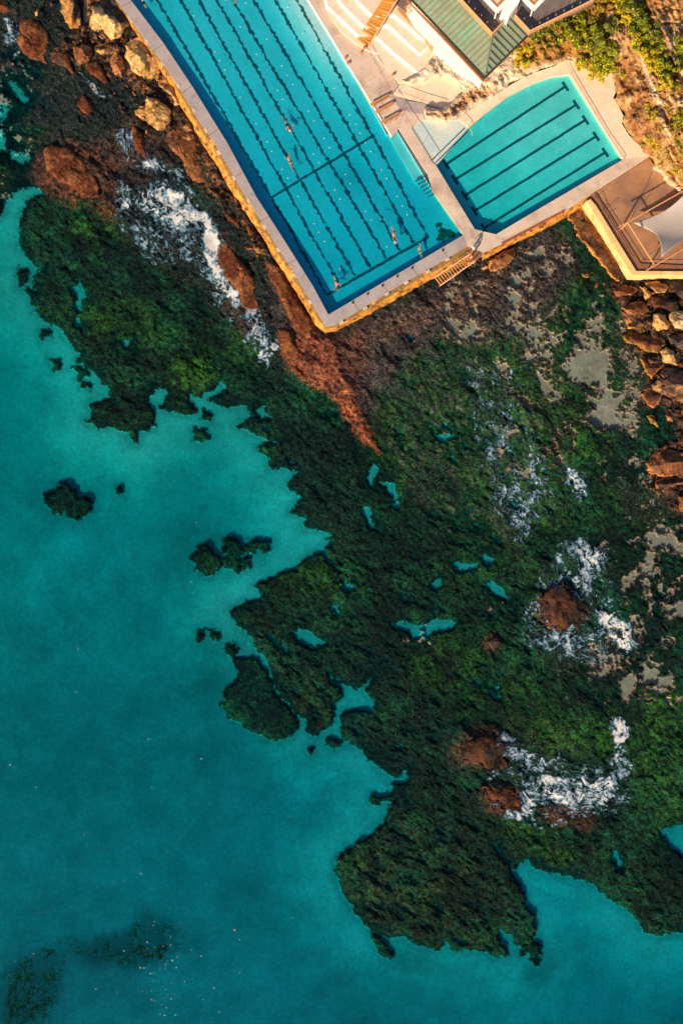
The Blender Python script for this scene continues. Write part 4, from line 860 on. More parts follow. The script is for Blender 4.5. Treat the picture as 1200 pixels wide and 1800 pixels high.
# ------------------------------------------------------------------ promenade deck, terraces
prom = empty('promenade_deck', W(680, 150, 0), 'broad pinkish concrete deck along the landward side of the lap pool', 'deck')
prism('deck_slab', [(505,-62),(542,0),(580,65),(610,113),(650,183),(688,243),(700,226),(706,196),(723,225),(742,211),(775,214),(808,210),(850,180),(860,120),(800,60),(720,-60),(600,-110),(520,-100)], ZD - .004, -1.2, M['deck'], prom)
V, F = boxV(W(540,-3,ZD + .03), W(688,240,ZD + .03), .22, .4); mesh('pool_coping', V, F, M['white'], prom)
prism('ramp_slab', [(688,170),(740,181),(776,192),(745,210),(742,201),(703,194)], ZD + .05, 1, M['deck_grey'], prom)
prism('upper_slab', [(700,140),(740,118),(800,140),(812,160),(790,185),(776,190),(740,179),(692,164),(703,146)], ZD + .12, 1, M['cream'], prom)
TER = empty('stepped_seating', W(680, 60, 0), 'concrete tiers with sunlit risers painted white, stepping up from the pool deck', 'seating tiers')
tiers = [([(556,-60),(572,-5),(586,30),(600,50),(626,72),(646,84),(668,92),(665,99),(685,120),(703,142),(738,128),(770,100),(740,20),(700,-80),(600,-110)], 2.85),
         ([(570,-30),(580,8),(632,57),(646,60),(664,60),(700,93),(737,124),(760,97),(765,60),(700,-80),(600,-110)], 3.4),
         ([(580,-40),(603,2),(645,45),(683,38),(737,89),(752,74),(745,40),(700,-80),(620,-100)], 3.95),
         ([(605,-50),(634,0),(656,22),(680,20),(695,21),(745,66),(748,40),(716,-20),(700,-90),(630,-100)], 4.5)]
for k, (p, zt) in enumerate(tiers):
    prism('tier', p, zt, zt - .62 if k else 2.0, M['white'], TER, flare=.6)
    # tan worn top slab; the white left around it paints in sunlit risers
    c = np.mean(np.array(p, float), 0)
    if area2(p) > 0: p = p[::-1]
    q = []
    for i in range(len(p)):
        a = Vector(p[i - 1]); v = Vector(p[i]); b = Vector(p[(i + 1) % len(p)])
        e1 = (v - a).normalized(); e2 = (b - v).normalized(); n = Vector((-(e1.y + e2.y), (e1.x + e2.x))); 
        if n.length < .3: n = Vector((-e1.y, e1.x))
        n = n.normalized(); s = 4.4
        q.append((v.x + n.x * s, v.y + n.y * s))
    prism('tier_top', q, zt + .012, zt - .2, M['cream'], TER)
# the timber stair
st = empty('timber_stair', W(637, 74, ZD), 'steep stair of bright orange timber treads climbing the white seating tiers', 'stair')
for k in range(22):
    t = k / 14.0; zt = 3.0 + 3.0 * k / 15; 
    c0 = Vector((629, 66)).lerp(Vector((673, 0)), t); c1 = Vector((646, 81)).lerp(Vector((694, 3 + 0)), t)
    V, F = boxV(W(c0.x, c0.y, zt), W(c1.x, c1.y, zt), .30, .12); mesh('tread', V, F, M['timber'], st)
V, F = [], []
for (a, b) in (((628,66),(695,-34)), ((646,82),(716,-30))):
    V, F = boxV(W(*a, 2.9), W(*b, 2.9 + 4.4), .1, .5, V, F)
mesh('stringer', V, F, M['bench'], st)
V, F = tubeV([W(650,78,3.9), W(714,-28,8.2)], .05); mesh('handrail', V, F, M['palerail'], st)
for k in range(6):
    t = k / 5; p = Vector((648,81)).lerp(Vector((716,-28)), t); zt = 2.95 + 4.3 * t
    V, F = tubeV([W(p.x, p.y, zt - .2), W(p.x, p.y, zt) + Vector((0, 0, .95))], .03, 6); mesh('post', V, F, M['palerail'], st)
# white retaining wall beside the clubhouse and the sunken timber walkway
rw = prism('retaining_wall', [(716,6),(727,14),(767,57),(848,143),(843,150),(800,116),(766,84),(727,46),(714,22)], 4.9, 1.5, M['white']); tag(rw, 'long white retaining wall at the foot of the green roofed clubhouse', 'wall')
rp = prism('timber_walkway', [(703,10),(730,42),(766,78),(762,83),(727,49),(698,16)], 4.7, 3, M['bench']); tag(rp, 'narrow brown timber walkway between white tiers and retaining wall', 'walkway')
# rails along the deck
def rail(pts, h, m, label, z0=ZD, r=.028, sp=26, group='metal railings around the pool deck', name='railing', posts=True, mid=False):
    o = empty(name, W(pts[0][0], pts[0][1], z0), label, 'railing', group)
    V, F = tubeV([W(p[0], p[1], z0) + Vector((0, 0, h)) for p in pts], r, 6); mesh('top_rail', V, F, m, o)
    if mid:
        V, F = tubeV([W(p[0], p[1], z0) + Vector((0, 0, h * .5)) for p in pts], r * .7, 6); mesh('middle_rail', V, F, m, o)
    P = []
    for i in range(len(pts) - 1):
        a = Vector(pts[i][:2]); b = Vector(pts[i + 1][:2]); n = max(1, int((b - a).length / sp))
        P += [a.lerp(b, k / n) for k in range(n + (1 if i == len(pts) - 2 else 0))]
    for p in P:
        v = W(p.x, p.y, z0); V, F = tubeV([v, v + Vector((0, 0, h))], r * .9, 6); mesh('post', V, F, m, o)
    return o
rail([(646,90),(668,130),(688,168),(723,226),(760,284)], .9, M['rail'], 'long dark red railing dividing the lap pool deck from the upper deck')
rail([(690,167),(700,165),(740,180),(777,191)], .9, M['rail'], 'short dark red railing at the top of the grey ramp')
rail([(704,194),(742,200)], .9, M['rail'], 'shortest dark red railing at the foot of the grey ramp')
rail([(655,192),(686,174)], .8, M['rail'], 'low dark railing between the first and second brown benches', sp=12)
rail([(673,224),(706,205)], .8, M['rail'], 'low dark railing below the third brown bench', sp=12)
rail([(655,192),(673,224)], .3, M['rail'], 'low dark kerb rail along the pool edge beside the benches', sp=12, mid=False)
rail([(808,210),(821,226),(828,238)], .7, M['palerail'], 'short pale railing leading into the shallow pool', sp=10, mid=False)
rail([(993,111),(1003,130),(1068,240),(1096,280)], .35, M['rail'], 'rust red low rail on the straight landward edge of the small pool', mid=False)
for k, (a, b, lb) in enumerate([((652,184),(684,167),'long brown timber bench nearest the orange stair'), ((661,197),(691,181),'middle brown timber bench of three in a row'), ((671,215),(701,199),'brown timber bench closest to the pool entry ledge')]):
    o = empty('bench', W(*a, ZD), lb, 'bench', 'brown timber benches on the pool deck')
    V, F = [], []
    for j in (-1, 0, 1):
        d = Vector((b[0] - a[0], b[1] - a[1])).normalized(); nn = Vector((-d.y, d.x)) * 1.9 * j
        V, F = boxV(W(a[0] + nn.x, a[1] + nn.y, ZD + .45), W(b[0] + nn.x, b[1] + nn.y, ZD + .45), .135, .05, V, F)
    mesh('seat', V, F, M['bench'], o)
    for t in (.12, .5, .88):
        p = Vector(a).lerp(Vector(b), t); d = Vector((b[0] - a[0], b[1] - a[1])).normalized(); nn = Vector((-d.y, d.x)) * 2
        V, F = boxV(W(p.x - nn.x, p.y - nn.y, ZD + .39), W(p.x + nn.x, p.y + nn.y, ZD + .39), .12, .38); mesh('leg', V, F, M['deck_grey'], o)
# little things left on the deck
def small_bag(px, py, z0, rot, label, m):
    o = empty('bag', W(px, py, z0), label, 'bag', 'things left lying on the deck'); o.rotation_euler.z = rot
    bm = bmesh.new(); bmesh.ops.create_cube(bm, size=1); bmesh.ops.scale(bm, vec=(.6, .34, .26), verts=bm.verts); bmesh.ops.translate(bm, vec=(0, 0, .13), verts=bm.verts)
    bmesh.ops.bevel(bm, geom=bm.edges[:], offset=.09, segments=3, affect='EDGES')
    me = bpy.data.meshes.new('body'); bm.to_mesh(me); bm.free(); me.materials.append(m); link(bpy.data.objects.new('body', me), o)
    V, F = tubeV([(-.18, 0, .25), (-.1, .0, .36), (.1, 0, .36), (.18, 0, .25)], .02, 6); mesh('handle', V, F, M['rail'], o, world=False)
small_bag(691,132,ZD + .35,.6,'brown bag on the shaded upper deck below the white rock', M['bench'])
small_bag(607,103,ZD,1.0,'rust coloured bag at the pool edge below the orange stair', M['steel'])
small_bag(612,112,ZD,.4,'smaller rust coloured bag just beside the pool edge bag', M['bench'])
small_bag(641,85,ZD + .4,.4,'brown bag at the foot of the orange stair', M['bench'])
small_bag(634,94,ZD,.9,'little brown bag near the foot of the orange stair', M['steel'])

# ------------------------------------------------------------------ headland: rock around the clubhouse and cliff
DECKK = [(805,209),(820,197),(865,170),(900,147),(937,128),(972,117),(996,104),(1020,112),(1048,138),(1077,127),(1081,163),(1077,172),(1087,187),(1095,204),(1092,217),(1104,237),(1115,248),(1124,256),(1127,261),(1140,275),(1095,283),(1063,232),(1000,131),(972,134),(937,146),(894,168),(850,201),(824,224)]
kd = prism('pool_surround', DECKK, ZD + .002, -1.2, M['cream'], kids)
hs = 1.7
hx = np.arange(690, 1421, hs); hy = np.arange(-160, 500, hs); HX, HY = np.meshgrid(hx, hy)
hn1 = fbm(HX, HY, 46, 5, 2, .55); hn2 = fbm(HX, HY, 14, 4, 4, .6); hn3 = fbm(HX, HY, 5, 3, 6, .65)
hwx = HX + 3.5 * fbm(HX, HY, 14, 3, 1, .6); hwy = HY + 3.5 * fbm(HX, HY, 14, 3, 5, .6)
HEAD = [(703,140),(718,134),(736,124),(758,98),(700,-160),(1420,-160),(1420,352),(1200,346),(1170,318),(1150,296),(1142,278),(1127,261),(1124,256),(1104,237),(1092,217),(1095,204),(1087,187),(1077,172),(1081,163),(1077,127),(1048,138),(1018,112),(996,104),(972,117),(937,128),(900,147),(865,170),(820,197),(805,209),(780,214),(745,209),(742,196),(745,187),(776,190),(792,182),(812,160),(800,142),(775,134),(740,142),(720,150)]
hd = sdf(HEAD, hwx, hwy)
rise = 2.5 + .9 * sst(-1, 5, hd) + .045 * np.clip(hd, 0, 60) + .25 * hn1
cliff = sst(1060, 1200, HX + .25 * HY)
rise = rise + cliff * (1.6 + 1.6 * sst(10, 90, hd)) * sst(2, 30, hd) + .50 * hn2 * sst(2, 15, hd) + .10 * hn3 - .5 * sst(.88, 1, 1 - np.abs(fbm(HX + .5 * HY, HY, 30, 4, 1))) * sst(4, 15, hd)
lowrk = sst(200, 150, HY) * 0
lay0 = fbm((HX * .45 + HY * .9) / 4, HX * .9 - HY * .45, 16, 3, 3, .6); rise = rise + .35 * np.floor(lay0 * 3) / 1.5 * sst(4, 14, hd)
rise = np.where(HX < 905, np.minimum(rise, 4.3 + .15 * hn2), rise)
rise = np.where(hd > 0, rise, .5)
HC = np.zeros(HX.shape + (3,), np.float32)
def hov(m, c):
    global HC
    HC = HC * (1 - m[..., None]) + m[..., None] * np.array(c, np.float32)
lay = fbm((HX * .45 + HY * .9) / 5, HX * .9 - HY * .45, 12, 4, 3, .6)
HC[:] = (.56, .35, .16)
hov(sst(.0, .4, lay), (.36, .15, .045)); hov(sst(.5, .8, -lay) * .8, (.17, .07, .03)); hov(sst(.0, .7, hn1 + .4 * hn2) * .7, (.40, .19, .07)); hov(sst(.2, .8, hn2) * .6, (.70, .52, .33)); hov(sst(.35, .9, -hn2) * .7, (.24, .11, .05))
wl = sst(20, -10, HX - 905 - 10 * hn2) ; hov(wl * .9, (.80, .66, .50)); hov(wl * sst(.3, .8, hn2 + .3 * hn3), (.58, .36, .18)); hov(wl * sst(.2, .5, -hn2), (.88, .80, .68))
tanp = sst(-4, 6, sdf([(742,188),(776,190),(790,186),(812,160),(845,155),(880,158),(850,180),(815,200),(780,210),(750,206)], hwx, hwy)); hov(tanp * .9, (.62, .36, .18)); hov(tanp * sst(.1, .6, hn3), (.42, .19, .08))
rim = sst(14, 2, hd) * sst(1050, 990, HX); hov(rim * .75, (.84, .70, .54))
soil = sst(-8, 8, sdf([(905,110),(935,58),(1040,0),(1075,-20),(1080,60),(1078,125),(1045,130),(1010,100),(960,108)], hwx, hwy)); hov(soil * .85, (.46, .22, .05)); hov(soil * sst(.0, .7, hn3 + hn2) * .8, (.20, .14, .02))
brk = sst(-6, 8, sdf([(1078,130),(1095,100),(1120,105),(1150,170),(1165,230),(1150,275),(1128,258),(1096,212),(1082,170)], hwx, hwy)); hov(brk * .7, (.40, .19, .08)); hov(brk * sst(.1, .8, hn2), (.58, .38, .20)); hov(brk * sst(.2, .7, -hn2), (.16, .07, .035))
slab = sst(-3, 4, sdf([(1062,24),(1075,16),(1090,30),(1120,70),(1135,100),(1118,108),(1095,100),(1078,62)], hwx, hwy)); hov(slab * .9, (.52, .31, .15)); hov(slab * sst(.0, .5, hn2) * .6, (.40, .20, .09))
band = sst(5, 0, np.abs(sdf([(1062,24),(1090,90),(1088,100),(1066,50)], hwx, hwy)) + 1); hov(band * .8, (.84, .68, .50))
for (a, b, wdt) in [((1140,135),(1160,190),5),((1160,190),(1175,235),4),((1182,62),(1200,160),5),((1150,295),(1205,345),5),((1125,100),(1145,150),4)]:
    ln = sst(wdt, wdt * .3, -sdf([a, b, (b[0] + .5, b[1] + .5)], hwx, hwy)); hov(ln * .8, (.86, .74, .58))
rise = rise + .5 * slab * sst(2, 14, hd)
grs = np.clip(sum(sst(0, 10, sdf(p, hwx, hwy)) for p in [[(1126,180),(1150,185),(1165,225),(1155,240),(1135,215)],[(1128,235),(1150,232),(1172,262),(1168,290),(1140,275)],[(1165,180),(1200,190),(1200,330),(1185,300),(1178,240)]]), 0, 1)
hov(grs * sst(-.4, .4, hn3 + hn2) * .8, (.34, .22, .03))
keep = hd > -hs * 1.5; kp = keep[:-1, :-1] & keep[1:, :-1] & keep[:-1, 1:] & keep[1:, 1:]
co, q, cc, ff = compact(Wn(HX.ravel(), HY.ravel(), rise.ravel()), grid_quads(len(hx), len(hy), kp), HC.reshape(-1, 3), (.25 * sst(.2, .9, hn2)).ravel())
o = fast_mesh('cliff', co, q, M['head'], cc, ff); tag(o, 'tan sandstone cliff and rock around the pools and clubhouse', 'cliff', kind='structure')
def head_z(px, py):
    i = int((px - hx[0]) / hs); j = int((py - hy[0]) / hs); return float(rise[max(0, min(len(hy) - 1, j)), max(0, min(len(hx) - 1, i))])

# ------------------------------------------------------------------ clubhouse with the green metal roof
ZE, ZR = 6.6, 7.9
club = empty('clubhouse', W(860, 60, 3), 'clubhouse with a pale green ribbed metal roof and a roof terrace', 'building')
walls = prism('wall', [(716,-30),(724,4),(845,124),(852,127),(925,56),(1035,0),(1060,-70),(740,-70)], ZE - .25, 2.5, M['cream'], club)
V, F = boxV(W(717,-2,5.9), W(849,139,5.9), .42, .3); mesh('balcony', V, F, M['brownplank'], club)
V, F = boxV(W(716,3,6.2), W(847,142,6.2), .06, .06); mesh('balcony_rail', V, F, M['steel'], club)
def quadroof(name, p, z, m, parent, th=.12):
    T = [W(a[0], a[1], b) for a, b in zip(p, z)]; Bm = [v - Vector((0, 0, th)) for v in T]; n = len(p)
    V = T + Bm; F = [tuple(range(n)), tuple(range(2 * n - 1, n - 1, -1))] + [(i, n + i, n + (i + 1) % n, (i + 1) % n) for i in range(n)]
    if area2(p) > 0: F = [f[::-1] for f in F]
    return mesh(name, V, F, m, parent)
eL0, eL1 = (669,-60), (852,134); rL0, rL1 = (756,-60), (865,59)
quadroof('roof', [eL0, eL1, rL1, rL0], [ZE, ZE, ZR, ZR], M['copper'], club)
quadroof('roof', [eL1, (931,55), (903,25), rL1], [ZE, ZE, ZR, ZR], M['copper'], club)
# standing seams: run up the slope
def seam(a, za, b, zb, parent, wd=.09, h=.10, m=None):
    V, F = boxV(W(*a, za + h), W(*b, zb + h), wd, h + .02); mesh('seam', V, F, m or M['copperseam'], parent)
L = math.hypot(852 - 669, 134 + 60); dL = Vector((852 - 669, 134 + 60)) / L; upL = Vector((dL.y, -dL.x))     # up the slope of the left plane
wdtL = abs((Vector(rL1) - Vector(eL1)).dot(upL)); 
def upz(d): return ZE + (ZR - ZE) * min(1, d / wdtL)
for k in range(29):
    s = 5 + k * 9.2; p = Vector(eL0) + dL * s
    # clip by the hip line
    dmax = wdtL
    hipdir = Vector(rL1) - Vector(eL1); u_h = hipdir.dot(dL)
    if s > L + u_h * 1.0 or s > L: dmax = min(wdtL, (L - s) / max(1e-3, -u_h) * wdtL)
    if u_h < 0 and s > L + u_h: dmax = wdtL * (L - s) / (-u_h)
    if dmax < 4: continue
    q = p + upL * (dmax - .5); seam((p.x, p.y), ZE, (q.x, q.y), upz(dmax), club)
LR = math.hypot(931 - 852, 55 - 134); dR = Vector((931 - 852, 55 - 134)) / LR; upR = Vector((dR.y, -dR.x)); 
if upR.dot(Vector(rL1) - Vector(eL1)) < 0: upR = -upR
wdtR = (Vector((903,25)) - Vector((931,55))).dot(upR); uh = (Vector(rL1) - Vector(eL1)).dot(dR)
for k in range(10):
    s = 6 + k * 10.5; dmax = wdtR
    if s < uh: dmax = wdtR * s / uh
    if s > LR - 1: continue
    p = Vector((852,134)) + dR * s; q = p + upR * (dmax - .5)
    seam((p.x, p.y), ZE, (q.x, q.y), ZE + (ZR - ZE) * dmax / wdtR, club, wd=.16, h=.16)
seam((852,133), ZE + .03, (865,60), ZR + .03, club, wd=.16)
V, F = boxV(W(668,-59,ZE + .05), W(852,136,ZE + .05), .22, .2); V, F = boxV(W(852,136,ZE + .05), W(933,56,ZE + .05), .22, .2, V, F)
mesh('gutter', V, F, M['dark'], club)
prism('roof_terrace', [(759,-60),(866,57),(893,30),(903,24),(931,54),(1047,-3),(1075,-70),(760,-70)], ZR - .02, ZE - .3, M['slate'], club)
def balus(pts, z0, h=1.15):
    n = len(pts)
    for i in range(n - 1):
        a, b = pts[i], pts[i + 1]
        V, F = boxV(W(*a, z0 + h), W(*b, z0 + h), .14, .10); V, F = boxV(W(*a, z0 + .14), W(*b, z0 + .14), .16, .14, V, F)
        mesh('balustrade_rail', V, F, M['palerail'], club)
        V, F = [], []
        L_ = math.hypot(b[0] - a[0], b[1] - a[1]); m_ = max(2, int(L_ / 15))
        for k in range(m_ + 1):
            p = Vector(a).lerp(Vector(b), k / m_); v = W(p.x, p.y, z0); V, F = tubeV([v, v + Vector((0, 0, h))], .05, 4); mesh('baluster', V, F, M['bench'], club)
        V, F = boxV(W(*a, z0 + h - .1), W(*b, z0 + h - .1), .03, h - .2); mesh('balustrade_panel', V, F, M['bench'], club)
balus([(757,-60),(865,58),(889,33)], ZR); balus([(905,26),(931,54),(1044,-2),(1075,-60)], ZR)
prism('chimney_wall', [(881,20),(893,32),(900,20),(912,4),(922,-30),(900,-34),(888,4)], 9.6, ZR, M['white'], club)
def pergola(c, sz, zt, label):
    for k, (dx1, dy1, dx2, dy2) in enumerate([(-1, -1, 0, 0), (1, -1, 0, 0)]):
        a = (c[0] + dx1 * sz, c[1] + dy1 * sz * 1.05); V, F = boxV(W(*a, zt), W(c[0] + dx1 * -.8, c[1] + .8, zt + .003 * k), .5, .3); mesh('pergola_beam', V, F, M['white'], club)
    prism('awning_panel', [(c[0], c[1] - 6), (c[0] + sz, c[1] - 6 - sz * 1.05), (c[0], c[1] - 6 - 2 * sz), (c[0] - sz, c[1] - 6 - sz * 1.05)], zt - .10, zt - .16, M['bench'], club)
    prism('awning_panel', [(c[0], c[1] - 13), (c[0] + sz, c[1] - 13 - sz * 1.05), (c[0], c[1] - 13 - 2 * sz), (c[0] - sz, c[1] - 13 - sz * 1.05)], zt - .02, zt - .09, M['cream'], club)
    v = W(c[0], c[1] - 3, zt); V, F = tubeV([Vector((v.x, v.y, ZR)), v], .08, 6); mesh('pergola_post', V, F, M['white'], club)
pergola((874,18), 30, 10.2, ''); pergola((938,14), 26, 10.2, '')
# table on the roof terrace
tb = empty('table', W(927,7,ZR), 'small round bright blue table on the grey roof terrace', 'table')
V, F = tubeV([W(927,7,ZR + .70), W(927,7,ZR + .70) + Vector((0, 0, .05))], .42, 20); mesh('table_top', V, F, M['bluep'], tb)
V, F = tubeV([W(927,7,ZR), W(927,7,ZR) + Vector((0, 0, .7))], .05, 8); mesh('leg', V, F, M['palerail'], tb)
V, F = tubeV([W(927,7,ZR), W(927,7,ZR) + Vector((0, 0, .03))], .22, 14); mesh('base', V, F, M['palerail'], tb)
# dark lower court and ladder-like trolley at the back of the tiers
lc = prism('service_court', [(704,-30),(716,-20),(726,16),(712,20),(697,8),(694,-10)], 4.75, 3, M['slate']); tag(lc, 'small shaded grey court between the orange stair and the clubhouse', 'court', kind='structure')
tr = empty('trolley', W(716,22,4.75), 'small rusty orange metal trolley frame beside the retaining wall', 'trolley')
V, F = [], []
for a, b in (((711,12),(717,24)), ((717,9),(723,20)), ((711,12),(717,9)), ((717,24),(723,20)), ((714,18),(720,14))):
    V, F = tubeV([W(*a, 5.3), W(*b, 5.3)], .05, 6, V, F)
mesh('frame', V, F, M['steel'], tr)
for a in ((711,12),(717,24),(717,9),(723,20)):
    V, F = tubeV([W(*a, 4.75), W(*a, 5.3)], .04, 6); mesh('leg', V, F, M['steel'], tr)

# ------------------------------------------------------------------ lower sandstone terrace with the shade sail
ZT = 2.1
ter = empty('sandstone_terrace', W(1140, 400, 0), 'brown paved sandstone terrace with a yellow stone parapet above the boulders', 'terrace')
TP = [(1038,343),(1140,277),(1150,292),(1172,316),(1205,345),(1420,352),(1420,478),(1116,478),(1046,362)]
prism('paving', TP, ZT, -1.5, M['brownpave'], ter)
# cut joints, and the sail frame's shadow painted in as slanting dark lines
def pline(a, b, wd=.07, z=ZT, m=None, name='joint_or_shadow'):
    V, F = boxV(W(*a, z + .008), W(*b, z + .008), wd, .03); mesh(name, V, F, m or M['dark'], ter)
for a, b in [((1042,338),(1068,373)),((1068,373),(1123,461)),((1123,461),(1215,465)),((1068,373),(1083,366)),((1062,370),(1087,346)),((1098,385),(1140,322)),((1146,300),(1110,382)),((1127,361),(1150,330)),((1123,461),(1150,440)),((1163,480),(1167,462))]:
    pline(a, b, .05)
prism('step_boards', [(1038,342),(1045,338),(1070,374),(1125,463),(1215,467),(1215,477),(1116,477),(1047,361)], ZT + .15, ZT - .3, M['brownplank'], ter)
for d in (3, 6):
    V, F = boxV(W(1042 + d, 342 - d * .2, ZT + .165), W(1118 + d * .8, 474 - d * 1.0, ZT + .165), .06, .04); mesh('board_gap', V, F, M['dark'], ter)
prism('parapet', [(1030,353),(1037,349),(1046,360),(1117,477),(1420,478),(1420,483.5),(1110,483.5)], ZT + .45, -1.5, M['yellowwall'], ter, bev=.05)
rail([(1048,352),(1057,375),(1078,407),(1100,440),(1122,474),(1210,474)], .75, M['brownplank'], 'thin brown railing following the parapet of the sandstone terrace', z0=ZT + .15, r=.03, group=None)
fr = empty('sail_frame', W(1102, 391, ZT), 'orange steel frame carrying the pale shade sail', 'frame')
ZB = 4.9
for a, b in (((1087,399),(1270,296)), ((1135,475),(1270,398))):
    V, F = tubeV([W(*a, ZB - .0), W(*b, ZB)], .09, 8); mesh('beam', V, F, M['steel'], fr)
V, F = tubeV([W(1102,391,ZB + .05), W(1149,465,ZB + .05)], .09, 8); mesh('beam', V, F, M['steel'], fr)
for a in ((1102,391),(1149,465),(1262,300),(1265,401)):
    v = W(*a, ZB); V, F = tubeV([Vector((v.x, v.y, ZT)), v], .10, 8); mesh('post', V, F, M['steel'], fr)
# sail: four corners with hollow edges, high and low corners alternate
def sail():
    c = [Vector((*W(1113,391,3.6).xy, 3.4)), Vector((*W(1161,453,5.8).xy, 6.0)), Vector((*W(1262,408,3.6).xy, 3.4)), Vector((*W(1225,316,5.8).xy, 6.0))]
    n = 28; V, F = [], []
    ctr = sum(c, Vector()) / 4
    for i in range(n + 1):
        for j in range(n + 1):
            u, v = i / n, j / n
            p = c[0] * (1 - u) * (1 - v) + c[1] * u * (1 - v) + c[2] * u * v + c[3] * (1 - u) * v
            pull = .30 * (4 * u * (1 - u)) * (abs(2 * v - 1) ** 1.5) + .30 * (4 * v * (1 - v)) * (abs(2 * u - 1) ** 1.5)
            q = Vector((ctr.x, ctr.y, p.z)); p = p.lerp(q, min(.6, pull)); V.append(p)
    for i in range(n):
        for j in range(n):
            a = i * (n + 1) + j; F.append((a, a + 1, a + n + 2, a + n + 1))
    o = mesh('shade_sail', V, F, M['sail'], None, smooth=True); md = o.modifiers.new('thick', 'SOLIDIFY'); md.thickness = .03
    return tag(o, 'pale four cornered shade sail stretched over the sandstone terrace', 'shade sail')
sail()

# ------------------------------------------------------------------ upper cafe deck at the top right corner
ZC = 7.0
cd = empty('cafe_deck', W(1180, 20, 5), 'brown and grey paved deck high in the top right corner', 'deck')
prism('paving', [(1128,-60),(1132,-8),(1154,8),(1200,60),(1230,96),(1420,96),(1420,-80)], ZC, 3.5, M['slate'], cd)
prism('board_strip', [(1098,-14),(1128,8),(1150,26),(1172,48),(1210,90),(1240,120),(1260,100),(1200,44),(1160,6),(1130,-24)], ZC + .02, ZC - .3, M['brownpave'], cd)
prism('edge_wall', [(1095,-14),(1099,-2),(1140,28),(1168,55),(1215,102),(1218,96),(1172,50),(1144,22),(1102,-8)], ZC + .25, 4.0, M['yellowwall'], cd)
rail([(1101,-4),(1141,24),(1169,50),(1214,94)], 1.0, M['rail'], 'dark red railing along the edge of the high brown deck', z0=ZC, group=None, sp=10)
rail([(1145,0),(1152,8)], 1.0, M['palerail'], 'short pale rail inside the high brown deck', z0=ZC, group=None, sp=6)
rail([(1183,40),(1202,58)], 1.0, M['palerail'], 'pale rail between the boards and the grey tiles of the high deck', z0=ZC, group=None, sp=8)
for (x, y, lb) in [(1176,2,'orange wooden picnic table at the top edge of the high deck')]:
    t = empty('picnic_table', W(x, y, ZC), lb, 'table'); t.rotation_euler.z = .7
    def bx(name, c, s, m, par):
        V, F = boxV((c[0] - s[0] / 2, c[1], c[2] + s[2] / 2), (c[0] + s[0] / 2, c[1], c[2] + s[2] / 2), s[1], s[2]); return mesh(name, V, F, m, par, world=False)
    bx('table_top', (0, 0, .74), (1.7, .75, .06), M['steel'], t)
    for s in (-1, 1): bx('seat', (0, s * .62, .44), (1.7, .26, .05), M['steel'], t)
    for s in (-.6, .6): bx('leg', (s, 0, .36), (.08, 1.3, .70), M['bench'], t)

# ------------------------------------------------------------------ steps from the walkway down to the rocks
ss = empty('metal_steps', W(822, 452, ZD), 'narrow dark stair with pale handrails leading from the pool corner to the rocks', 'steps')
a0, a1 = Vector((824,447)), Vector((762,489)); b0_, b1_ = Vector((834,459)), Vector((772,503))
prism('landing', [(821,436),(833,430),(848,446),(834,462),(824,452)], ZD - .02, 1.6, M['brownplank'], ss)
for k in range(14):
    t = (k + .5) / 14; zt = ZD - .05 - 1.9 * t; p = a0.lerp(a1, t); q = b0_.lerp(b1_, t)
    V, F = boxV(W(p.x, p.y, zt), W(q.x, q.y, zt), .20, .05); mesh('tread', V, F, M['bench'], ss)
for (p, q) in ((a0, a1), (b0_, b1_)):
    V, F = boxV(W(p.x, p.y, ZD), W(q.x, q.y, .55), .06, .28); mesh('stringer', V, F, M['dark'], ss)
    V, F = tubeV([W(p.x, p.y, ZD + .95), W(q.x, q.y, 1.5)], .065, 8); mesh('handrail', V, F, M['palerail'], ss)
    for t in (.03, .5, .97):
        r_ = p.lerp(q, t); zt = ZD - 1.95 * t; v = W(r_.x, r_.y, zt); V, F = tubeV([v, v + Vector((0, 0, .95))], .035, 6); mesh('post', V, F, M['palerail'], ss)
# mooring eyes along the seaward walkway
for k, (x, y) in enumerate([(778,440),(724,471),(698,486),(672,502),(646,517),(620,532)]):
    o = empty('deck_ring', W(x, y, ZD), 'small dark metal eye set in the seaward walkway, one of six in a row', 'deck ring', 'dark metal eyes along the seaward walkway')
    V, F = tubeV([W(x, y, ZD), W(x, y, ZD) + Vector((0, 0, .05))], .16, 12); mesh('base_plate', V, F, M['dark'], o)
    V, F = [], []
    pts = [W(x, y, ZD) + Vector((.10 * math.cos(a), 0, .10 + .10 * math.sin(a))) for a in [i * math.pi / 5 - .3 for i in range(7)]]
    V, F = tubeV(pts, .03, 6); mesh('eye', V, F, M['dark'], o)

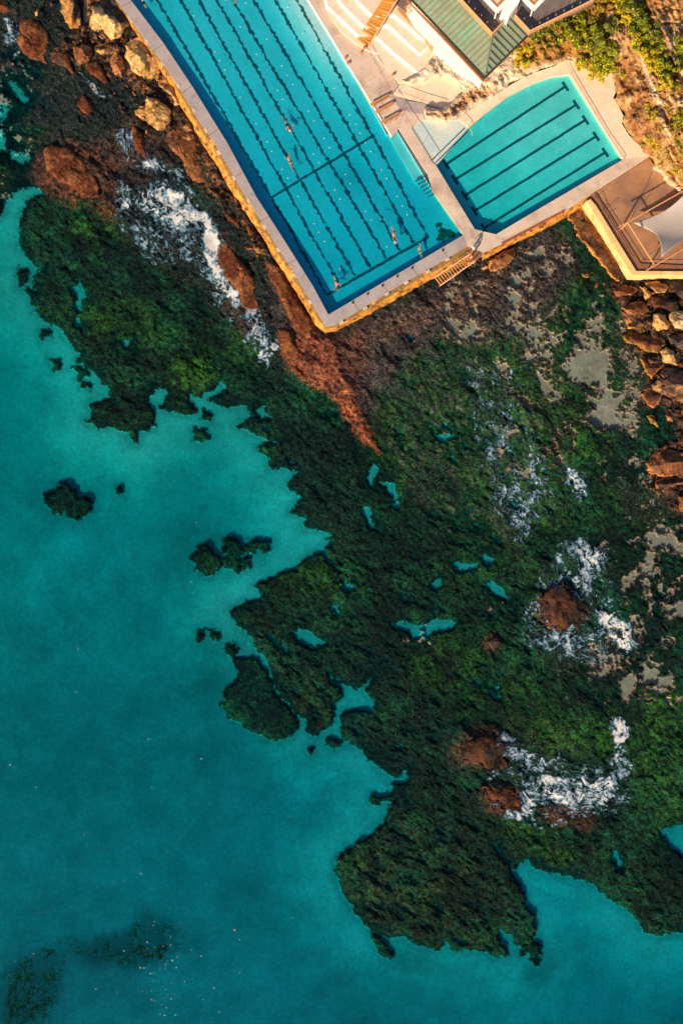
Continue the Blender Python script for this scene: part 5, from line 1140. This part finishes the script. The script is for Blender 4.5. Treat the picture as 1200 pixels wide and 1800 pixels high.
# ------------------------------------------------------------------ lane ropes: widely spaced white floats
flm = None
for k, (p0, skip) in enumerate([((350,43), 0), ((405,16), 0), ((432,5), 3), ((487,-20), 2)]):
    d = Vector((9.15, 15.9)); pts = []
    s = Vector(p0) - d * 6
    o = empty('lane_rope', W(p0[0], p0[1], ZW), ['lane rope with white floats nearest the sea wall', 'second lane rope with white floats counted from the sea wall', 'third lane rope with white floats counted from the sea wall', 'lane rope with white floats farthest from the sea wall'][k], 'lane rope', 'lane ropes floating in the lap pool')
    e = s
    while sdf(POOL_IN, np.array([e.x + d.x * 2.2]), np.array([e.y + d.y * 2.2]))[0] > 3: e = e + d
    V, F = tubeV([W(s.x, s.y, ZW), W(e.x, e.y, ZW)], .007, 4); mesh('rope', V, F, M['ropem'], o)
    q = s + d
    n = 0
    while (q - s).length < (e - s).length:
        n += 1
        c = W(q.x + rr.uniform(-.8, .8), q.y + rr.uniform(-.8, .8), ZW); 
        if flm is None:
            bm = bmesh.new(); bmesh.ops.create_uvsphere(bm, u_segments=10, v_segments=6, radius=.065); flm = bpy.data.meshes.new('float'); bm.to_mesh(flm); bm.free(); flm.materials.append(M['whitecloth'])
        if rr.random() < .5:
            f = link(bpy.data.objects.new('float', flm), o); f.location = c - o.location
        q = q + d

# ------------------------------------------------------------------ shrubs
def make_crown(n, rx, ry, rz, tones, lr, ls=.17):
    V = np.zeros((n * 4, 3), np.float32); Cc = np.zeros((n * 4, 3), np.float32)
    cl = [(lr.gauss(0, .5), lr.gauss(0, .5), lr.uniform(.1, .95), lr.uniform(.16, .42)) for _ in range(19)]
    for i in range(n):
        c = cl[lr.randrange(len(cl))]
        a = lr.uniform(0, 6.283); el = math.asin(lr.uniform(-.5, 1)); rad = c[3] * lr.uniform(.55, 1.08)
        p = Vector(((c[0] + rad * math.cos(a) * math.cos(el)) * rx, (c[1] + rad * math.sin(a) * math.cos(el)) * ry, max(.02, (c[2] + rad * math.sin(el) * .9)) * rz))
        nrm = Vector((math.cos(a) * math.cos(el) + lr.gauss(0, .4), math.sin(a) * math.cos(el) + lr.gauss(0, .4), math.sin(el) + lr.gauss(.2, .4))).normalized()
        u = nrm.orthogonal().normalized(); u = Matrix.Rotation(lr.uniform(0, 6.28), 3, nrm) @ u; v = nrm.cross(u)
        s = ls * lr.uniform(.6, 1.3); V[4 * i:4 * i + 4] = [p - u * s, p - v * s * .45, p + u * s, p + v * s * .45]
        t = tones[lr.randrange(len(tones))]; f = lr.uniform(.7, 1.3); Cc[4 * i:4 * i + 4] = (t[0] * f, t[1] * f, t[2] * f)
    q = np.arange(n * 4).reshape(-1, 4)
    return V, q, Cc
YG = [(.56, .50, .012), (.34, .36, .010), (.13, .17, .010), (.06, .085, .008)]; DG = [(.12, .16, .015), (.16, .19, .02), (.06, .09, .012), (.38, .34, .02)]; YY = [(.66, .44, .015), (.52, .42, .02), (.30, .28, .015)]; OG = [(.40, .20, .035), (.28, .22, .03), (.34, .26, .03)]
SHR = [(1012,66,20,YG,1.3,'rounded green shrub at the western edge of the thicket'),(1034,50,16,DG,1.4,'dark green shrub in the upper middle of the thicket'),(1060,76,20,DG,1.8,'tall dark shrub on the ridge side of the thicket'),(1048,100,20,YG,1.6,'bright leafy shrub in the centre of the thicket'),
 (1062,116,16,YG,1.4,'shrub beside the pale rock band above the small pool'),(1030,118,15,YY,1.0,'yellow shrub spilling over the cream concrete'),(1052,132,10,YY,.8,'lowest yellow shrub touching the cream concrete'),(1042,78,16,YG,1.6,'light green shrub filling the heart of the thicket'),
 (1052,14,14,OG,1.2,'orange brown shrub by the roof terrace corner'),(1070,-8,13,YG,1.0,'small green shrub at the top edge of the ridge'),(953,52,13,DG,1.2,'dark green shrub nearest the end of the roof terrace rail'),(940,66,11,DG,1.1,'dark shrub under the corner of the green roof'),(967,76,8,DG,.9,'small round dark shrub on the orange soil'),
 (914,104,13,YY,1.1,'yellow green shrub between white rock and the clubhouse'),(925,88,8,YY,.7,'little yellow shrub just above the white rock'),(980,40,12,DG,1.0,'loose dark shrub below the roof terrace rail'),(1000,28,11,OG,.9,'olive brown shrub against the roof terrace rail'),(990,60,9,OG,.7,'dry orange shrub in the middle of the bare soil'),
 (1092,2,13,YG,1.1,'uppermost shrub of the long leaning hedge strip'),(1098,18,13,YY,1.1,'yellow lit shrub near the upper end of the hedge strip'),(1112,16,15,DG,1.4,'dark shrub against the high deck wall'),(1116,36,17,DG,1.5,'thick dark shrub below the high deck railing'),(1104,36,10,YY,.9,'yellow edged shrub on the cliff side of the hedge strip'),
 (1132,44,15,DG,1.4,'dark shrub in the hedge strip next to the pale stones'),(1122,60,15,YG,1.3,'green shrub midway down the hedge strip'),(1142,64,14,DG,1.3,'deep green shrub on the deck side of the hedge strip'),(1132,80,14,YG,1.2,'leafy shrub just past the middle of the hedge strip'),
 (1148,86,15,YG,1.3,'speckled green shrub above the bright yellow one'),(1142,104,13,YY,1.1,'bright yellow shrub on the lower hedge strip'),(1158,106,15,DG,1.2,'dark shrub beside the pale stone line'),(1152,122,12,YY,1.0,'yellow shrub where the hedge strip narrows'),(1166,126,14,YG,1.1,'green shrub near the lower end of the hedge strip'),
 (1172,144,12,DG,1.0,'dark shrub second from the lower end of the hedge strip'),(1184,158,13,OG,.9,'olive shrub at the very end of the hedge strip'),(1194,84,14,YG,1.1,'shrub right of the pale stone line under the high deck'),(1208,112,15,DG,1.1,'shrub cut by the picture edge under the high deck'),
 (1024,84,14,OG,1.0,'olive shrub between the round green ones in the thicket'),(1070,98,12,YG,1.5,'green shrub hugging the pale rock band'),(1072,44,13,DG,1.4,'dark shrub high on the ridge side of the thicket'),(1018,40,13,YG,1.0,'yellow green shrub near the roof terrace railing'),(1082,-2,10,YY,.8,'yellow shrub at the picture top beside the ridge'),
 (1118,72,10,YY,.8,'yellow shrub on the inner rim of the hedge strip'),(1130,96,10,YY,.8,'small yellow shrub on the inner rim, lower down'),(1152,70,12,DG,1.2,'dark shrub tight against the pale stone line'),(1166,150,11,YY,.8,'bright shrub close to the lower end of the hedge strip'),(1176,120,10,DG,.9,'small dark shrub outside the lower hedge strip'),
 (1188,300,9,YY,.5,'yellow shrub on the slope above the shade sail'),(1176,276,8,OG,.5,'dry shrub on the slope near the terrace paving'),(1200,210,12,YG,.8,'green shrub at the picture edge on the lower cliff'),
 (1148,206,7,YY,.4,'low yellow shrub on the brown broken cliff'),(1158,222,6,OG,.4,'low dry shrub on the broken cliff'),(1142,246,8,YY,.45,'low yellow shrub above the terrace paving'),(1154,258,7,YY,.4,'small yellow shrub above the terrace paving'),(1132,252,6,OG,.35,'tiny dry shrub at the edge of the cream concrete'),(1196,254,9,DG,.6,'dark shrub at the picture edge below the cliff band'),(1176,200,7,OG,.4,'dry shrub beside the upper cliff band'),(1186,226,8,OG,.4,'dry shrub between cliff band and picture edge'),(1138,188,6,YY,.35,'tiny yellow shrub on the tan cliff face')]
for k, (x, y, r, tones, h, lb) in enumerate(SHR):
    lr = random.Random(100 + k)
    z0 = head_z(x, y) - .1
    o = empty('shrub', W(x, y, z0), lb, 'shrub', 'shrubs on the sandstone headland'); o.rotation_euler.z = 0
    rm = r * MPP * 1.12
    n = int(320 + 140 * r)
    Vv_, q, Cc = make_crown(n, rm * lr.uniform(.95, 1.15), rm * lr.uniform(.9, 1.1), h, tones, lr, ls=.15 if r > 9 else .11)
    fast_mesh('crown', Vv_, q, M['leaf'], Cc, parent=o, smooth=False)
    V, F = [], []
    for j in range(4):
        a = lr.uniform(0, 6.28); V, F = tubeV([(0, 0, -.3), (math.cos(a) * rm * .2, math.sin(a) * rm * .2, h * .35), (math.cos(a) * rm * .5, math.sin(a) * rm * .5, h * .8)], [.06, .04, .015], 5, V, F)
    mesh('stem', V, F, M['stem'], o, world=False)
# grass tufts on the orange soil and the broken cliff
V, F = [], []; Cg = []
lr = random.Random(9)
for poly, n, tn in [([(905,110),(935,62),(1040,5),(1075,10),(1078,125),(1045,130),(1010,100),(960,108)], 2600, OG), ([(1126,180),(1150,185),(1165,225),(1155,240),(1135,215)], 350, YY), ([(1128,235),(1150,232),(1172,262),(1168,290),(1145,278)], 500, YY), ([(1165,180),(1210,190),(1210,330),(1190,300),(1178,240)], 1100, OG)]:
    p = np.array(poly); c = 0
    while c < n:
        x = lr.uniform(p[:, 0].min(), p[:, 0].max()); y = lr.uniform(p[:, 1].min(), p[:, 1].max())
        c += 1
        if sdf(poly, np.array([x]), np.array([y]))[0] < 0 or float(fbm(np.array([x]), np.array([y]), 18, 3, 5)[0]) < -.1: continue
        b = W(x, y, head_z(x, y)); a = lr.uniform(0, 6.28); d = Vector((math.cos(a), math.sin(a), 0)); hh = lr.uniform(.12, .32); lean = Vector((lr.gauss(0, .1), lr.gauss(0, .1), hh)); k0 = len(V)
        V += [b - d * .09, b + d * .09, b + lean + d * .05, b + lean - d * .05]; F.append((k0, k0 + 1, k0 + 2, k0 + 3)); t = lr.choice(tn); f_ = lr.uniform(.7, 1.2); Cg += [(t[0] * f_, t[1] * f_, t[2] * f_)] * 4
o = fast_mesh('grass', np.array([tuple(v) for v in V], np.float32), np.array(F), M['leaf'], np.array(Cg, np.float32), smooth=False); tag(o, 'dry orange and yellow grass tufts on the headland soil', 'grass', kind='stuff')

# ------------------------------------------------------------------ people
def skinned(name, J, E, m, parent, root=0, sub=1):
    """J: name -> (x, y, z, radius); E: pairs"""
    keys = list(J); me = bpy.data.meshes.new(name)
    me.from_pydata([J[k][:3] for k in keys], [(keys.index(a), keys.index(b)) for a, b in E], [])
    o = link(bpy.data.objects.new(name, me), parent); me.materials.append(m)
    md = o.modifiers.new('skin', 'SKIN'); md.use_smooth_shade = True
    for i, k in enumerate(keys):
        r = J[k][3]; r = r if isinstance(r, tuple) else (r, r); me.skin_vertices[0].data[i].radius = r
        me.skin_vertices[0].data[i].use_root = (i == root)
    s = o.modifiers.new('sub', 'SUBSURF'); s.levels = sub; s.render_levels = sub
    return o
def person(loc, rot, pose, suit, cap, label, legs_suit=False, sc=1.0, group=None, top=None):
    o = empty('person', loc, label, 'person', group); o.rotation_euler = (0, 0, rot)
    J = {}; E = []
    def j(n, p, r, frm=None):
        J[n] = (p[0] * sc, p[1] * sc, p[2] * sc, r if not isinstance(r, tuple) else r)
        if frm: E.append((frm, n))
    P = pose
    j('pel', P['pel'], .125); j('waist', P['waist'], .12, 'pel'); j('chest', P['chest'], .15, 'waist'); j('neck', P['neck'], .06, 'chest')
    j('head', P['head'], .095, 'neck'); j('crown', P['crown'], .075, 'head')
    for s in 'LR':
        j('sh' + s, P['sh' + s], .062, 'chest'); j('el' + s, P['el' + s], .043, 'sh' + s); j('wr' + s, P['wr' + s], .03, 'el' + s)
        w_ = Vector(P['wr' + s]); d = (w_ - Vector(P['el' + s])).normalized(); side = d.cross(Vector((0, 0, 1)) if abs(d.z) < .8 else Vector((0, 1, 0))).normalized()
        if s == 'R': side = -side
        pl = w_ + d * .075; j('pa' + s, pl, .034, 'wr' + s)
        for f, (off, ln) in enumerate(((-.030, .07), (-.010, .08), (.010, .078), (.030, .06))):
            k1 = pl + d * .035 + side * off; k2 = k1 + d * ln * .5 + Vector((0, 0, -.004)); k3 = k1 + d * ln + Vector((0, 0, -.012))
            j('f%d' % f + s + 'a', k1, .009, 'pa' + s); j('f%d' % f + s + 'b', k2, .0085, 'f%d' % f + s + 'a'); j('f%d' % f + s + 'c', k3, .007, 'f%d' % f + s + 'b')
        th = w_ + d * .03 - side * .045; j('th' + s, th, .011, 'wr' + s); j('tt' + s, th + d * .045 - side * .015, .009, 'th' + s)
        j('hip' + s, P['hip' + s], .09, 'pel'); j('kn' + s, P['kn' + s], .06, 'hip' + s); j('an' + s, P['an' + s], .038, 'kn' + s); j('to' + s, P['to' + s], .03, 'an' + s)
    skinned('body', J, E, M['skin'], o)
    # swimwear or clothes follow the body
    K = {}; E2 = []
    def kk(n, src, r, frm=None, lerp=None):
        p = Vector(P[src]) if lerp is None else Vector(P[src]).lerp(Vector(P[lerp[0]]), lerp[1])
        K[n] = (p.x * sc, p.y * sc, p.z * sc, r)
        if frm: E2.append((frm, n))
    kk('pel', 'pel', .138); kk('w', 'pel', .132, 'pel', ('waist', .6))
    for s in 'LR':
        kk('h' + s, 'hip' + s, .102, 'pel'); kk('t' + s, 'hip' + s, .088, 'h' + s, ('kn' + s, .95 if legs_suit else .35))
    skinned('trunks', K, E2, suit, o)
    if top is not None:
        K = {}; E2 = []
        kk('w', 'waist', .135); kk('c', 'chest', .165, 'w')
        for s in 'LR': kk('s' + s, 'sh' + s, .075, 'c'); kk('e' + s, 'sh' + s, .06, 's' + s, ('el' + s, .6))
        skinned('shirt', K, E2, top, o)
    h = Vector(P['head']); c = Vector(P['crown']); bm = bmesh.new(); bmesh.ops.create_uvsphere(bm, u_segments=14, v_segments=9, radius=.115 * sc)
    ax = (c - h).normalized(); Mq = Matrix.Translation(h.lerp(c, .62) * sc) @ ax.to_track_quat('Z', 'Y').to_matrix().to_4x4() @ Matrix.Diagonal((.92, 1.02, .95, 1))
    bmesh.ops.delete(bm, geom=[v for v in bm.verts if v.co.z < -.02], context='VERTS'); bmesh.ops.transform(bm, matrix=Mq, verts=bm.verts)
    me = bpy.data.meshes.new('hair'); bm.to_mesh(me); bm.free(); me.materials.append(cap)
    for p_ in me.polygons: p_.use_smooth = True
    link(bpy.data.objects.new('hair' if cap is M['hair'] else 'swim_cap', me), o)
    return o
def swim_pose(k):
    P = dict(pel=(0, 0, -.04), waist=(0, .14, -.01), chest=(0, .36, .02), neck=(0, .53, .03), head=(0, .63, .02), crown=(.0, .74, .0),
             shL=(-.17, .44, .02), shR=(.17, .44, .02), hipL=(-.085, -.08, -.06), hipR=(.085, -.08, -.06), knL=(-.10, -.48, -.10), knR=(.09, -.47, -.16), anL=(-.09, -.86, -.12), anR=(.10, -.84, -.08), toL=(-.09, -1.00, -.14), toR=(.11, -.98, -.10))
    if k == 0: P.update(elL=(-.20, .74, .03), wrL=(-.13, 1.0, -.02), elR=(.34, .30, .10), wrR=(.40, .08, .0))
    if k == 1: P.update(elL=(-.40, .42, .16), wrL=(-.46, .66, .05), elR=(.22, .72, .0), wrR=(.16, .98, -.04))
    if k == 2: P.update(elL=(-.26, .20, -.02), wrL=(-.22, -.05, -.06), elR=(.24, .74, .02), wrR=(.15, 1.0, .0))
    return P
def stand_pose(k=0):
    P = dict(pel=(0, 0, .95), waist=(0, .01, 1.10), chest=(0, .01, 1.33), neck=(0, 0, 1.50), head=(0, .02, 1.60), crown=(0, .01, 1.69), shL=(-.18, 0, 1.42), shR=(.18, 0, 1.42),
             elL=(-.25, .02, 1.14), wrL=(-.24, .14, .93), elR=(.26, .02, 1.14), wrR=(.25, .14, .93), hipL=(-.09, 0, .90), hipR=(.09, 0, .90), knL=(-.10, .03, .49), knR=(.10, .03, .49), anL=(-.10, -.01, .09), anR=(.11, -.01, .09), toL=(-.11, .14, .03), toR=(.12, .14, .03))
    if k == 1: P.update(elL=(-.36, .12, 1.20), wrL=(-.46, .32, 1.10), elR=(.34, .14, 1.18), wrR=(.30, .36, 1.06), knL=(-.10, .16, .52), anL=(-.10, .20, .12), toL=(-.10, .34, .05))
    if k == 2: P.update(elL=(-.30, .18, 1.24), wrL=(-.10, .34, 1.20), elR=(.30, .18, 1.22), wrR=(.10, .36, 1.16))
    return P
def heading(dx, dy): return math.atan2(-dy, dx) - math.pi / 2      # photograph direction -> rotation of local +Y
GP = 'swimmers in the lap pool'
person(W(506, 222, ZW), heading(11, 26), swim_pose(0), M['black'], M['whitecloth'], 'swimmer in dark swimwear and white cap, highest of the two in the middle lanes', legs_suit=True, group=GP, top=M['black'])
person(W(509, 283, ZW), heading(-10, -26), swim_pose(1), M['navy'], M['hair'], 'bare backed swimmer stretching an arm ahead, heading away from the sea', group=GP)
person(W(691, 409, ZW), heading(5, 22), swim_pose(2), M['black'], M['hair'], 'bare backed swimmer near the end line, kicking up a splash', group=GP)
person(W(590, 495, ZW), heading(7, 22), swim_pose(1), M['black'], M['hair'], 'swimmer beside the dark end line in the corner lane next to the sea wall', group=GP)
person(W(738, 441, ZW - .12), heading(-6, -20), swim_pose(2), M['black'], M['hair'], 'swimmer pushing off from the seaward wall under water', group=GP)
person(W(252, 2, ZW), heading(-9, -20), swim_pose(0), M['black'], M['hair'], 'swimmer in a full black suit next to the sea wall at the picture top', legs_suit=True, group=GP, top=M['black'])
person(W(410, -6, ZW), heading(-6, -20), swim_pose(2), M['black'], M['hair'], 'swimmer at the picture top with pale feet showing', legs_suit=True, group=GP, top=M['black'])
person(W(829, 441, ZD), 2.3, stand_pose(1), M['bluecloth'], M['whitecloth'], 'person in white top and pale blue shorts stepping down from the walkway', group='people on the metal steps', top=M['whitecloth'])
person(W(826, 455, ZD), 2.0, stand_pose(2), M['navy'], M['hair'], 'bare chested person in navy shorts at the head of the metal steps', group='people on the metal steps')
person(W(1161, 15, ZC), 1.0, stand_pose(2), M['black'], M['hair'], 'person in dark clothes beside a white towel on the high deck', legs_suit=True, group='people on the high brown deck', top=M['black'])
person(W(1191, 50, ZC), -.6, stand_pose(1), M['black'], M['hair'], 'person in black leaning by the inner rail of the high deck', legs_suit=True, group='people on the high brown deck', top=M['navy'])
# splashes around the swimmers
SPL = [[(494,206),(501,206),(502,212),(495,212)],[(513,220),(518,219),(518,225),(514,225)],[(501,262),(505,263),(507,270),(503,270)],[(513,296),(519,297),(520,303),(514,304)],[(690,420),(697,420),(698,427),(691,427)],[(583,500),(588,500),(590,510),(585,511)],[(590,508),(594,508),(594,512),(589,512)],[(670,385),(673,386),(672,389),(669,388)]]
o = foam_join('splash', [(p, .42, 60, .08) for p in SPL], warp=2.0, st=.5, zbase=ZW, streak=1.5); tag(o, 'white splashes kicked up by the swimmers', 'splash', kind='stuff')
